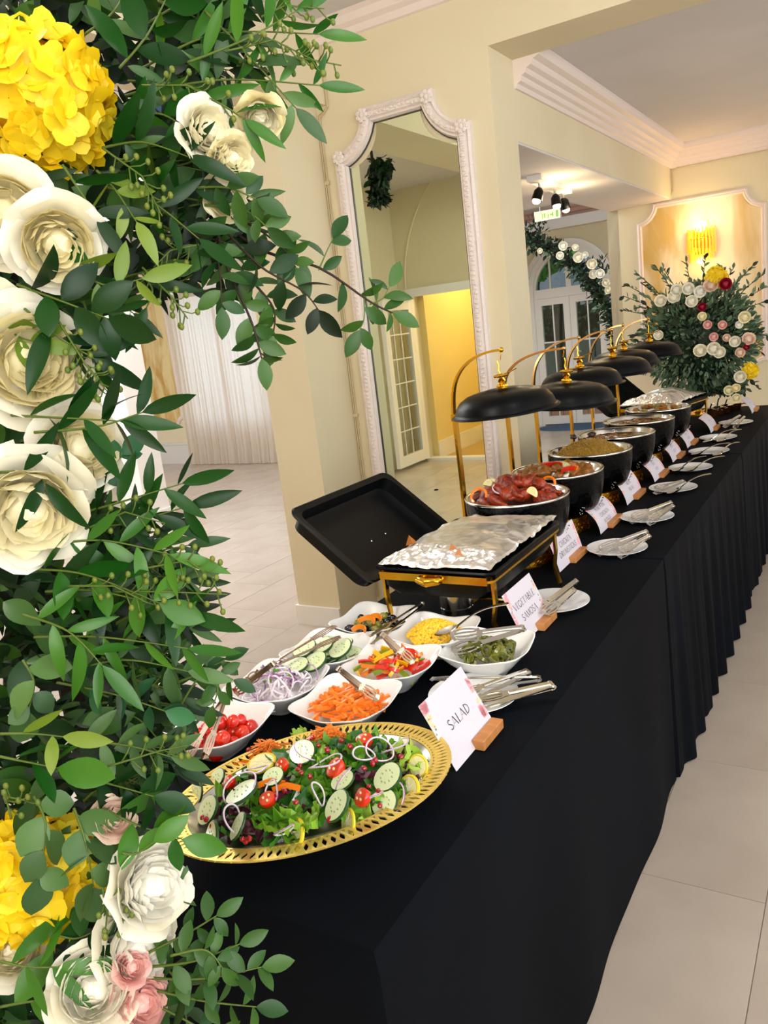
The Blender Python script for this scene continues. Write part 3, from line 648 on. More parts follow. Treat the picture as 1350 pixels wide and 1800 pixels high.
CUL = [(380, 1370, (.7, .2), .9, 'at the left edge near the white gap'), (425, 1393, (.35, -.1), 1.25, 'under the big onion ring on the left'), (365, 1424, (.8, .3), 1.05, 'leftmost in the salad, leaning on its edge'), (418, 1452, (.9, -.1), .95, 'above the dark red pomegranate seeds at the near edge'), (372, 1476, (1.15, .2), 1.2, 'lying with dark skin showing at the near left corner'), (531, 1322, (.3, .5), 1.0, 'beside the lemon slice at the top of the salad'), (681, 1366, (.55, .2), 1.15, 'facing up on the right of the salad'), (592, 1416, (.75, .1), 1.1, 'standing near the front rim at the centre'), (676, 1412, (.6, .4), 1.0, 'half under onion near the right tomato'), (345, 1395, (1.0, .5), .9, 'almost edge-on at the far left'), (480, 1365, (.3, .3), .8, 'small and half hidden below the lemon'), (602, 1372, (.4, .1), .9, 'half hidden among spinach in the middle')]
for px, py, tl_, s, w in CUL: place('cucumber_slice', CU, px, py, 'round cucumber slice ' + w, 'cucumber slice', (tl_[0], tl_[1]), s, rz=-.7, dz=.022)
def ring(r, t, arc=2*PI, flat=.55):
    n = 26; pts = [(r*math.cos(arc*k/n), r*math.sin(arc*k/n), .1*r*math.sin(arc*k/n*2)) for k in range(n+(0 if arc > 6 else 1))]
    return MB().tube(pts, t, 6, closed=arc > 6)
for px, py, r_, tl_, lb in ((422, 1385, .033, (.5, .2), 'large purple-white onion ring around the left cucumber'), (536, 1322, .023, (.8, .1), 'onion ring standing over the upper cucumber slice'), (572, 1340, .03, (.3, .2), 'wide onion ring in the middle of the salad'), (668, 1318, .026, (.5, -.2), 'onion ring looped over the tomato at the back'), (694, 1312, .028, (.4, .3), 'large onion ring at the back right of the salad'), (602, 1368, .022, (.9, .3), 'onion ring upright beside the middle spinach'), (640, 1325, .02, (.3, 0), 'small onion ring below the shredded carrot'), (410, 1440, .024, (1.2, .3), 'onion ring on edge by the left cucumbers'), (690, 1400, .026, (.8, .6), 'onion ring curled at the right edge of the greens'), (655, 1400, .018, (.6, .2), 'small onion ring by the right tomato half'), (478, 1390, .018, (1.1, 0), 'small onion ring under the orange pepper piece'), (560, 1395, .02, (.9, .9), 'onion ring half sunk into the spinach'), (500, 1460, .017, (.4, .7), 'small onion ring near the front rim'), (450, 1352, .02, (.2, .2), 'onion ring at the back beside the carrot pile')):
    p = mpt(px, py, .024); o = ring(r_*.92, .0014).build('onion_ring', 'onion_white', None, M=TR(p.x, p.y, p.z, U(0, 6), tl_[0], tl_[1])); tag(o, lb, 'onion ring')
    ring(r_*.92+.0013, .0007).build('skin', 'onion_purple', o)
def tomhalf(s):
    mb = MB(); mb.lathe([(0, .004), (.008, .004), (.0115, .003)], 16, mi=1); mb.lathe([(.0115, .003), (.0125, 0), (.011, -.006), (.006, -.0105), (0, -.012)], 16, mi=0)
    for k in range(3): mb.blob((.005*math.cos(k*2.1), .005*math.sin(k*2.1), .004), (.003, .002, .001), 6, 3, mi=2)
    return mb.mesh('tomato_half', ['tomato', 'tomato_flesh', 'lemon_flesh'])
TH = tomhalf(1)
for px, py, s, tl_, lb in ((589, 1350, 1.4, (.7, .1), 'cut cherry tomato half in the middle of the salad'), (640, 1300, 1.25, (.2, .1), 'cherry tomato half under onion rings at the back'), (636, 1402, 1.2, (.9, .2), 'cherry tomato half beside the right cucumber slices'), (402, 1375, 1.0, (.8, .3), 'cherry tomato piece beside the left onion ring'), (495, 1345, 1.0, (.7, .4), 'cherry tomato half under the top lemon slice'), (470, 1405, 1.1, (.3, .3), 'dark cherry tomato piece under the pepper in the salad'), (545, 1300, .9, (.4, 0), 'cherry tomato piece behind the shredded carrot')):
    place('tomato_half', TH, px, py, lb, 'tomato half', tl_, s, rz=-.7, dz=.022)
def lemonslice(r):
    mb = MB(); mb.lathe([(0, .002), (r*.82, .002)], 24, mi=1); mb.lathe([(r*.82, .002), (r*.9, .0025), (r, .001), (r, -.002), (r*.9, -.0025), (0, -.002)], 24, mi=0)
    for k in range(8):
        a = 2*PI*k/8; mb.strip([(r*.1*math.cos(a), r*.1*math.sin(a), .0022), (r*.8*math.cos(a), r*.8*math.sin(a), .0022)], (-math.sin(a), math.cos(a), 0), .0012, .0006, mi=2)
    return mb.mesh('lemon_slice', ['lemon', 'lemon_flesh', 'petal_white'])
LM = lemonslice(.023)
for px, py, s, tl_, lb in ((460, 1341, 1.1, (.15, .1), 'round lemon slice lying on top of the salad'), (517, 1469, 1.15, (1.0, .1), 'lemon slice standing at the near edge of the salad'), (612, 1446, .95, (1.2, 0), 'folded lemon slice on edge near the front rim'), (719, 1387, 1.0, (1.0, .4), 'lemon slice leaning at the right end of the greens'), (735, 1346, .85, (.9, .9), 'small lemon slice at the far right rim')):
    place('lemon_slice', LM, px, py, lb, 'lemon slice', tl_, s, rz=-.6, dz=.018)
for (px, py, w, n, lb) in ((578, 1298, .04, 110, 'heap of shredded carrot at the back of the salad'), (472, 1325, .036, 90, 'heap of shredded carrot on the left of the salad')):
    p = mpt(px, py, .024); mb = MB()
    for _ in range(n):
        a = U(0, 6.3); r_ = w*U(0, .75)**1; c = Vector((p.x+r_*math.cos(a)*1.1, p.y+r_*math.sin(a)*.8, p.z+.018*(1-r_/w)+U(-.01, .006))); d = rdir(); d.z *= .35; d *= U(.012, .022)
        mb.strip([c-d, c+Vector((0, 0, U(0, .005))), c+d], (.3, .3, 1), .0022, .001)
    o = mb.build('shredded_carrot', 'carrot_shred'); tag(o, lb, 'carrot'); stuff(o)
seed_me = MB().blob((0, 0, 0), (.0042, .0036, .0045), 8, 5, .15).mesh('pomegranate_seed', 'pomegranate')
for px, py in [(432, 1478), (426, 1475), (438, 1474), (362, 1440), (372, 1452), (355, 1437), (524, 1352), (530, 1358), (527, 1346), (540, 1303), (548, 1300), (608, 1293), (615, 1312), (575, 1318), (660, 1336), (655, 1342), (665, 1390), (648, 1382), (668, 1416), (500, 1390), (486, 1398), (560, 1310), (437, 1318), (452, 1312), (600, 1302), (545, 1365), (520, 1410), (580, 1440), (640, 1350), (705, 1330)]:
    place('pomegranate_seed', seed_me, px, py, 'glossy dark red pomegranate seed scattered on the mixed salad', 'pomegranate seed', (U(0, 3), 0), U(.9, 1.25), dz=.024, group='pomegranate seeds on the salad')
for px, py, m, lb in ((478, 1378, 'pepper_orange', 'orange pepper strip in the middle of the salad'), (505, 1386, 'pepper_orange', 'short orange pepper strip beside the onion ring'), (430, 1345, 'pepper_orange', 'orange pepper strip behind the big onion ring')):
    p = mpt(px, py, .015); mb = MB().strip([(p.x-.02, p.y-.012, p.z), (p.x, p.y, p.z+.006), (p.x+.02, p.y+.008, p.z)], (0, .4, 1), .009, .004); tag(mb.build('pepper_strip', m), lb, 'pepper strip')

# ================================================================ SQUARE BOWLS
def bowl_mesh(S_=.093, hz=.052):
    mb = MB(); N = 56; vs = []; fs = []
    prof = [(.50, 0, 4, 0), (.52, .004, 4, 0), (.60, .012, 4, 0), (.80, .032, 5, .3), (.97, .050, 5.5, .9), (1.0, .053, 5.5, 1), (.985, .0545, 5.5, 1), (.955, .052, 5.5, .95), (.80, .034, 5, .4), (.62, .016, 4, .1), (.40, .010, 3, 0), (0.0, .009, 2, 0)]
    for (k, z, p, wv) in prof:
        for i in range(N):
            w = 2*PI*i/N; c, s = math.cos(w), math.sin(w); r = 1/((abs(c)**p+abs(s)**p)**(1/p))
            lift = .008*wv*(math.cos(4*w)*-.5+.5)**1.0
            vs.append((S_*k*r*c, S_*k*r*s, z*hz/.053+lift - .003*wv*(math.cos(4*w)*.5+.5)))
    for j in range(len(prof)-1):
        for i in range(N): fs.append((j*N+i, j*N+(i+1) % N, (j+1)*N+(i+1) % N, (j+1)*N+i))
    mb.add(vs, fs); mb.f.append(tuple(range(N-1, -1, -1))); mb.m.append(0)
    return mb.mesh('salad_bowl', 'porcelain', smooth='all')
BW = bowl_mesh()
def bowl(cx, cy, rz, what, s=1.04): 
    o = put('square_bowl', BW, None, TR(cx, cy, TZ+.001, rz, s=s)); return tag(o, 'white square porcelain bowl with upturned corners holding '+what, 'bowl')
BL = dict(tomato=(-1.105, 1.035, .05), onion=(-1.105, 1.232, .04), cucumber=(-1.10, 1.425, .02), olive=(-1.095, 1.625, .0), carrot=(-.905, 1.207, .04), pepper=(-.91, 1.400, .05), corn=(-.90, 1.590, .02), jalapeno=(-.735, 1.53, .08))
names = dict(tomato='cherry tomatoes', onion='sliced red onion', cucumber='cucumber slices', olive='mixed olives', carrot='carrot sticks', pepper='mixed pepper strips', corn='sweetcorn', jalapeno='sliced green chillies')
for k, (x, y, a) in BL.items(): bowl(x, y, a, names[k])
def inbowl(key, hmax=.035, rmax=.066, base=.026):
    x, y, a = BL[key]
    while True:
        u, v = U(-1, 1), U(-1, 1)
        if abs(u)**3+abs(v)**3 < 1: break
    rr = max(abs(u), abs(v)); z = TZ+base+.012+hmax*(1-rr**2)
    return Vector((x+u*rmax, y+v*rmax, z)), rr
# cherry tomatoes: layers
tm = MB(); tm.blob((0, 0, 0), .0145, 16, 10); tm = tm.mesh('cherry_tomato', 'tomato')
x, y, _ = BL['tomato']; spots = []
for lay, (n, rad, z) in enumerate(((16, .058, .028), (12, .050, .043), (6, .030, .057))):
    for k in range(n*6):
        if len([s for s in spots if s[3] == lay]) >= n: break
        q = (x+U(-rad, rad), y+U(-rad, rad), TZ+z+U(-.002, .002), lay)
        if all((q[0]-s[0])**2+(q[1]-s[1])**2+(q[2]-s[2])**2 > .024**2 for s in spots): spots.append(q)
for q in spots: tag(put('cherry_tomato', tm, None, TR(q[0], q[1], q[2], U(0, 6), U(-1, 1), s=U(.9, 1.08))), 'small shiny red cherry tomato in the pile in the white bowl', 'tomato', 'cherry tomatoes in the bowl')
# onion shreds
def arc(r, a, w, th, m, nm):
    n = 8; pts = [(r*math.cos(a*k/n-a/2), r*math.sin(a*k/n-a/2), 0) for k in range(n+1)]; return MB().strip(pts, (0, 0, 1), w, th).mesh(nm, m)
ON = [arc(.022, 2.6, .004, .0022, 'onion_white', 'onion_slice'), arc(.028, 1.9, .004, .002, 'onion_purple', 'onion_slice'), arc(.017, 3.6, .0035, .002, 'onion_white', 'onion_slice')]
for k in range(110):
    p, rr = inbowl('onion', .036, .066, .022); tag(put('onion_slice', ON[[0, 2, 0, 1, 0][k % 5]], None, TR(p.x, p.y, p.z, U(0, 6.3), U(-1.2, 1.2), U(-1, 1))), 'thin curled slice of red onion in the white bowl', 'onion slice', 'red onion slices in the bowl')
p, _ = inbowl('onion'); 
for k in range(9):
    p, _ = inbowl('onion', .042, .04); o = put('lettuce_leaf', R.choice(LS), None, TR(p.x, p.y, p.z, U(0, 6), U(-.6, .6), 0, .014)); tag(o, 'tiny green herb leaf among the onion slices', 'herb leaf', 'herb leaves on the onion')
# cucumber
x, y, _ = BL['cucumber']
for k in range(26):
    a = U(0, 6.3); r_ = .058*math.sqrt(U(0, 1)); z = TZ+.026+.0016*k*.8
    tag(put('cucumber_slice', CUP, None, TR(x+r_*math.cos(a), y+r_*math.sin(a), z, U(0, 6.3), U(-.45, .45), U(-.45, .45), U(.95, 1.15))), 'thin round cucumber slice in the white bowl of cucumber', 'cucumber slice', 'cucumber slices in the bowl')
for px, py, tx, wh in ((565, 1135, .3, 'at the back of the cucumber bowl, centre of the top layer'), (520, 1170, .2, 'at the front corner of the cucumber bowl beside the onions'), (553, 1163, .45, 'at the front of the cucumber bowl, the largest on top'), (598, 1140, .5, 'at the side of the cucumber bowl nearest the peppers'), (535, 1140, .4, 'under the tongs in the cucumber bowl')):
    p = at_z(px, py, TZ+.066); tag(put('cucumber_slice', CUP, None, TR(p.x, p.y, p.z, -.5, tx, .1, 1.25)), 'broad pale cucumber slice '+wh, 'cucumber slice', 'top cucumber slices in the bowl')
# olives
og = MB().blob((0, 0, 0), (.0105, .0105, .0125), 12, 8).mesh('green_olive', 'olive_green'); ob = MB().blob((0, 0, 0), (.0105, .0105, .0125), 12, 8).mesh('black_olive', 'olive_black')
x, y, _ = BL['olive']; spots = []
for lay, (n, rad, z) in enumerate(((18, .06, .028), (15, .052, .042), (8, .036, .055))):
    c = 0
    for k in range(n*8):
        if c >= n: break
        q = (x+U(-rad, rad), y+U(-rad, rad), TZ+z+U(-.002, .002))
        if all((Vector(q)-Vector(s)).length > .0195 for s in spots): spots.append(q); c += 1
for k, q in enumerate(spots):
    b = k % 2; tag(put('black_olive' if b else 'green_olive', ob if b else og, None, TR(*q, U(0, 6), U(-1.5, 1.5), U(-1.5, 1.5))), 'glossy black olive in the white bowl of olives' if b else 'dull green olive in the white bowl of olives', 'olive', 'black olives in the bowl' if b else 'green olives in the bowl')
for px, py, s, lb in ((645, 1093, 1, 'curved orange peel piece on top of the olives'), (632, 1108, .8, 'orange peel curl at the front of the olives'), (660, 1088, .8, 'orange peel strip behind the green olives')):
    p = at_z(px, py, TZ+.072); n = 8; pts = [(p.x+s*.024*math.cos(k*.3+.5), p.y+s*.024*math.sin(k*.3+.5)-.01, p.z+.006*math.sin(k*.4)) for k in range(n+1)]
    tag(MB().strip(pts, (.2, .2, 1), .012, .004).build('orange_peel', 'orange_peel'), lb, 'orange peel')
# carrot sticks
cs = MB().box((0, 0, 0), (.05, .0065, .0065)).mesh('carrot_stick', 'carrot', smooth=False)
for k in range(105):
    p, rr = inbowl('carrot', .034, .062, .02); a = R.choice((.9, 1.3, .5, 2.4))+U(-.5, .5)
    tag(put('carrot_stick', cs, None, TR(p.x, p.y, p.z, a, 0, U(-.35, .35), U(.75, 1.05))), 'cut orange carrot stick in the white bowl', 'carrot stick', 'carrot sticks in the bowl')
# pepper strips
for k in range(64):
    c = ['red', 'yellow', 'red', 'yellow', 'green', 'orange'][k % 6]; p, rr = inbowl('pepper', .036, .060, .022)
    key = 'PS'+c
    if key not in MAT: 
        n = 7; MAT[key] = MB().strip([(.028*math.sin(q/n*1.9-.95), .012*math.cos(q/n*1.9-.95), 0) for q in range(n+1)], (0, 0, 1), .0085, .003).mesh('pepper_strip', 'pepper_'+c)
    tag(put('pepper_strip', MAT[key], None, TR(p.x, p.y, p.z, U(0, 6.3), U(-1.1, 1.1), U(-.5, .5), U(.85, 1.25))), 'thin %s pepper strip in the white bowl of peppers' % c, 'pepper strip', c+' pepper strips in the bowl')
# corn
mb = MB(); x, y, _ = BL['corn']
for k in range(1100):
    u, v = U(-1, 1), U(-1, 1); rr = (u*u+v*v)**.5
    if rr > 1: continue
    mb.blob((x+u*.068, y+v*.067, TZ+.044+.032*(1-rr**2)+U(-.002, .002)), (.0045, .0035, .0038), 6, 4)
o = mb.build('sweetcorn', 'corn'); tag(o, 'mound of yellow sweetcorn kernels filling the white bowl', 'sweetcorn'); stuff(o)
# chillies
jm = MB(); jm.lathe([(.010, -.004), (.0125, -.003), (.0125, .003), (.010, .004), (.0075, .003), (.0075, -.003), (.010, -.004)], 14); jm.blob((.003, 0, 0), (.0035, .002, .001), 6, 3); jm = jm.mesh('chilli_slice', 'jalapeno')
for k in range(70):
    p, rr = inbowl('jalapeno', .026, .058, .024); tag(put('chilli_slice', jm, None, TR(p.x, p.y, p.z, U(0, 6.3), U(-1.2, 1.2), U(-1.2, 1.2), U(.9, 1.25))), 'glossy olive-green sliced chilli ring in the white bowl', 'chilli slice', 'chilli slices in the bowl')

# ================================================================ UTENSILS
def tongs_meshes(L, w, head, gap):
    """two arms along +X joined by a bend at x = L; slotted head at x = 0"""
    out = []; hl = min(.34*L, .062)
    for s in (-1, 1):
        mb = MB(); n = 10; zf = lambda x: s*(gap/2*max(0, 1-x/L)**.8+.004)
        xs = [hl+(L-hl)*k/n for k in range(n+1)]; pts = [Vector((x, 0, zf(x))) for x in xs]
        mb.strip(pts, (0, 1, 0), w, .0014); mb.strip([p+Vector((0, 0, s*.0012)) for p in pts[1:]], (0, 1, 0), w*.45, .0022)
        W_ = w*(1+head)*.5
        prof = lambda t: W_*(.42+.58*math.sin(PI*min(1, .12+t*.8))**.7)
        for q in (-1, -.36, .36, 1):    # bars between the slots
            mb.strip([Vector((hl*t, q*prof(t)*.86, zf(hl*t))) for t in [k/8 for k in range(9)]], (0, 1, 0), w*.2+.0012, .0014)
        mb.strip([Vector((-.001, -prof(0), zf(0))), Vector((-.006, 0, zf(0)*.9)), Vector((-.001, prof(0), zf(0)))], (1, 0, 0), .009, .0014)
        mb.strip([Vector((hl, -prof(1), zf(hl))), Vector((hl+.003, 0, zf(hl))), Vector((hl, prof(1), zf(hl)))], (1, 0, 0), .012, .0014)
        out.append(mb)
    hb = MB(); hb.strip([Vector((L-.002+.010*math.sin(a), 0, .0055*math.cos(a))) for a in [PI*k/8 for k in range(9)]], (0, 1, 0), w*1.05, .0016)
    return [m.mesh('arm', 'steel') for m in out] + [hb.mesh('spring_end', 'steel')]
TG = {}
def tongs(M, label, L=.2, w=.013, head=1.4, gap=.03, claws=False, m='steel'):
    key = (L, w, head, gap)
    if key not in TG:
        TG[key] = tongs_meshes(*key)
        for q in TG[key]: q.materials[0] = MAT[m]
    a, b, c = TG[key]; t = thing('serving_tongs', label, 'tongs', M)
    put('arm', a, t); put('arm', b, t); put('spring_end', c, t)
    if False:
        for s in (-1, 1):
            mb = MB()
            for y in (-.009, -.003, .003, .009): mb.strip([(.018, y, s*gap/2), (0, y*1.15, s*(gap/2+.001)), (-.014, y*1.2, s*(gap/2-.005))], (0, 1, 0), .0032, .0012)
            mb.build('claw', 'steel', t)
    return t
def spoon(M, label, L=.2):
    t = thing('serving_spoon', label, 'spoon', M)
    if 'spoon' not in TG:
        mb = MB()
        mb.grid(lambda u, v: ((u-.5)*.062, (v-.5)*.042*math.sqrt(max(.02, 1-((u-.5)*2)**2)), -.010*(1-((u-.5)*2)**2)*(1-((v-.5)*2)**2)), 12, 8)
        TG['spoon'] = mb.mesh('spoon_bowl', 'steel', 'all'); hm = MB(); n = 10
        hm.strip([(.028+(L-.03)*k/n, 0, .001+.012*math.sin(PI*k/n)+.008*k/n) for k in range(n+1)], (0, 1, 0), [.008+.010*max(0, k/n-.5)*1.4 for k in range(n+1)], .002); TG['handle'] = hm.mesh('handle', 'steel')
    put('spoon_bowl', TG['spoon'], t); put('handle', TG['handle'], t); return t
def along(pa, pb, L, up=(0, 0, 1)):
    """matrix for an item of length L lying from pa towards pb"""
    d = Vector(pb)-Vector(pa); return frame(pa, d, up)
def TG2(a, za, b, zb, label, side=(0, 0, 1), **k):
    pa, pb = at_z(*a, za), at_z(*b, zb); d = (pb-pa); return tongs(frame(pa, d, side), label, L=d.length, **k)
UPH = TZ+.075
TG2((345, 1330), UPH-.005, (392, 1232), UPH+.05, 'steel fork-ended tongs resting on the cherry tomatoes', (1, -.4, .2), w=.009, head=.9, gap=.05, m='steel_warm')
TG2((428, 1205), UPH, (478, 1168), UPH+.05, 'steel tongs with slotted ends in the red onion', (.8, -.2, .5), w=.010, head=1.5, gap=.05, m='steel_warm')
tg = TG2((588, 1112), UPH+.03, (490, 1163), UPH+.01, 'steel slotted tongs laid across the cucumber bowl', (0, .3, 1), w=.012, head=1.9, gap=.02, m='steel_warm')
TG2((655, 1225), UPH-.015, (598, 1178), UPH+.045, 'steel tongs standing in the carrot sticks', (.8, -.5, .2), w=.010, head=1.2, gap=.045, m='steel_warm')
TG2((716, 1160), UPH-.015, (675, 1118), UPH+.045, 'steel tongs standing in the pepper strips', (.8, -.5, .2), w=.010, head=1.2, gap=.045, m='steel_warm')
TG2((655, 1123), UPH+.0, (742, 1062), UPH+.005, 'thin steel tongs laid between the olives and cucumber', (0, .3, 1), w=.007, head=.7, gap=.012)
TG2((800, 1130), UPH+.006, (917, 1105), UPH+.012, 'steel tongs with slotted heads across the chilli bowl', (0, -.5, 1), w=.014, head=1.9, gap=.035)
pa, pb = at_z(785, 1108, UPH+.0), at_z(866, 1078, UPH+.03); spoon(frame(pa, pb-pa, (0, 0, 1)), 'steel spoon with its handle out of the sweetcorn bowl', .16)
pa, pb = at_z(832, 1103, UPH), at_z(905, 1112, UPH); 

# plates
pl_me = MB().lathe([(0, .006), (.055, .006), (.062, .0075), (.09, .014), (.095, .0155), (.0955, .0145), (.09, .011), (.062, .003), (.055, 0), (0, 0)], 48).mesh('side_plate', 'porcelain')
PLT = [(-.706, 1.383, .1), (-.727, 1.955, 0), (-.694, 2.47, 0), (-.692, 2.87, 0), (-.695, 3.345, 0), (-.702, 3.76, 0), (-.688, 4.165, 0), (-.706, 4.57, 0), (-.687, 5.09, 0)]
PLL = ['behind the salad card, holding three pairs of tongs', 'behind the vegetable samosa card', 'in front of the chicken drumsticks card', 'in front of the peri peri chicken card', 'beside the rice dish card, with tongs and a spoon on it', 'fourth from the far end of the tables, with two ladle spoons', 'third from the far end of the tables, with two spoons', 'second from the far end of the tables, with two spoons', 'nearest the far flower arrangement, with tongs']
for (x, y, _), w in zip(PLT, PLL): tag(put('side_plate', pl_me, None, TR(x, y, TZ+.001)), 'round white side plate '+w, 'plate')
TG2((765, 1205), .775, (945, 1193), .782, 'long steel tongs at the back of the plate behind the salad card', (.2, .2, 1), w=.014, head=1.2, gap=.022)
TG2((800, 1235), .772, (925, 1182), .79, 'steel tongs in the middle of the plate behind the salad card', (.2, .2, 1), w=.014, head=1.3, gap=.02)
TG2((845, 1235), .775, (968, 1205), .785, 'broad steel tongs nearest the table edge on the salad plate', (.2, .1, 1), w=.019, head=.7, gap=.008)
for i, (hx, hy, tx, ty, lb) in enumerate(((930, 1085, 1012, 1022, 'on the plate behind the samosa card'), (958, 1082, 1008, 1038, 'leaning forward on the samosa plate'), (1055, 968, 1135, 935, 'on the plate before the drumsticks card'), (1092, 972, 1140, 943, 'nearer the table edge on the drumsticks plate'), (1112, 912, 1178, 884, 'on the plate before the peri peri card'), (1143, 915, 1182, 890, 'nearer the table edge on the peri peri plate'))):
    TG2((hx, hy), .772, (tx, ty), .80, 'steel tongs '+lb, (.5, -.3, .8), w=.012, head=1.3, gap=.024)
def SP(a, za, b, zb, lb):
    pa, pb = at_z(*a, za), at_z(*b, zb); spoon(frame(pa, pb-pa, (0, 0, 1)), lb)
TG2((1153, 862), .772, (1200, 846), .782, 'steel tongs on the plate beside the rice dish card', (.3, -.2, 1), w=.012, head=1.3, gap=.02)
SP((1185, 862), .778, (1220, 848), .80, 'steel serving spoon on the plate beside the rice dish card')
for px, py, qx, qy, w in ((1192, 824, 1222, 812, 'first of two on the fourth plate from the far end'), (1215, 824, 1245, 814, 'nearer the table edge on the fourth plate from the far end'), (1226, 796, 1262, 787, 'first of two on the third plate from the far end'), (1262, 797, 1290, 784, 'nearer the table edge on the third plate from the far end'), (1245, 774, 1268, 766, 'first of two on the second plate from the far end'), (1268, 773, 1292, 762, 'nearer the table edge on the second plate from the far end')):
    SP((px, py), .775, (qx, qy), .79, 'steel ladle spoon '+w)
TG2((1275, 747), .772, (1300, 731), .80, 'small steel tongs on the plate nearest the far flowers', (.5, -.3, .8), w=.012, head=1.2, gap=.022)
TG2((1293, 748), .772, (1308, 733), .80, 'second small tongs on the plate nearest the far flowers', (.5, -.3, .8), w=.012, head=1.2, gap=.022)

# ================================================================ FOOD CARDS
def A_(cx, cy, rx, ry, a0, a1, n=8): return [(cx+rx*math.cos(math.radians(a0+(a1-a0)*k/n)), cy+ry*math.sin(math.radians(a0+(a1-a0)*k/n))) for k in range(n+1)]
T_, t_ = .13, .035
GL = {
 'I': (.3, [([(.15, 0), (.15, 1)], T_)]), 'L': (.55, [([(.15, 0), (.15, 1)], T_), ([(.05, .02), (.5, .02)], t_), ([(.5, .02), (.5, .2)], t_)]),
 'A': (.66, [([(.02, 0), (.33, 1)], t_), ([(.33, 1), (.6, 0)], T_), ([(.13, .34), (.48, .34)], t_)]),
 'V': (.64, [([(.04, 1), (.33, 0)], T_), ([(.33, 0), (.6, 1)], t_)]), 'W': (.9, [([(.04, 1), (.25, 0)], T_), ([(.25, 0), (.45, 1)], t_), ([(.4, 1), (.62, 0)], T_), ([(.62, 0), (.84, 1)], t_)]),
 'D': (.66, [([(.14, 0), (.14, 1)], T_), (A_(.14, .5, .44, .48, 90, -90), T_*.7)]), 'O': (.68, [(A_(.33, .5, .27, .48, 60, 300, 12), T_*.8), (A_(.33, .5, .27, .48, 60, -60), T_*.8)]),
 'C': (.6, [(A_(.33, .5, .27, .48, 45, 315, 12), T_*.8)]), 'G': (.66, [(A_(.33, .5, .27, .48, 45, 315, 12), T_*.8), ([(.52, .08), (.52, .42)], T_)]),
 'E': (.54, [([(.14, 0), (.14, 1)], T_), ([(.1, .98), (.46, .98)], t_), ([(.14, .5), (.38, .5)], t_), ([(.1, .02), (.5, .02)], t_), ([(.46, .98), (.46, .82)], t_), ([(.5, .02), (.5, .2)], t_)]),
 'T': (.6, [([(.3, 0), (.3, 1)], T_), ([(.04, .98), (.56, .98)], t_), ([(.04, .98), (.04, .8)], t_), ([(.56, .98), (.56, .8)], t_)]),
 'B': (.58, [([(.14, 0), (.14, 1)], T_), (A_(.14, .76, .3, .22, 90, -90), T_*.7), (A_(.14, .27, .36, .25, 90, -90), T_*.7)]),
 'P': (.56, [([(.14, 0), (.14, 1)], T_), (A_(.14, .74, .34, .24, 90, -90), T_*.7)]), 'R': (.62, [([(.14, 0), (.14, 1)], T_), (A_(.14, .76, .3, .22, 90, -90), T_*.7), ([(.26, .52), (.54, 0)], T_)]),
 'M': (.8, [([(.1, 0), (.1, 1)], t_), ([(.1, 1), (.38, .05)], T_), ([(.38, .05), (.66, 1)], t_), ([(.66, 0), (.66, 1)], T_)]), 'N': (.68, [([(.1, 0), (.1, 1)], t_), ([(.1, 1), (.56, 0)], T_), ([(.56, 0), (.56, 1)], t_)]),
 'H': (.68, [([(.14, 0), (.14, 1)], T_), ([(.54, 0), (.54, 1)], T_), ([(.14, .5), (.54, .5)], t_)]), 'K': (.64, [([(.14, 0), (.14, 1)], T_), ([(.16, .42), (.54, 1)], t_), ([(.28, .58), (.58, 0)], T_)]),
 'U': (.66, [([(.14, 1), (.14, .3)], T_), (A_(.34, .3, .2, .28, 180, 360), t_*1.5), ([(.54, .3), (.54, 1)], t_)]),
 'S': (.52, [(A_(.26, .75, .17, .23, 40, 200) + [(.2, .56), (.34, .44)] + A_(.26, .25, .19, .23, 20, -150), T_*.75)]), ' ': (.35, [])}
def text_quads(s, size, cx, cy, cond=1.5):
    w = sum(GL[c][0] for c in s)*size*cond; x = cx-w/2; out = []
    for c in s:
        for pts, th in GL[c][1]:
            P = [Vector((x+a*size*cond, cy-size/2+b*size)) for a, b in pts]; h = th*size/2
            for a, b in zip(P[:-1], P[1:]):
                d = (b-a); 
                if d.length < 1e-7: continue
                d = d.normalized(); n = Vector((-d.y, d.x))*h; e = d*(h*.4)
                out.append((a-n-e, b-n+e, b+n+e, a+n-e))
        x += GL[c][0]*size*cond
    return out
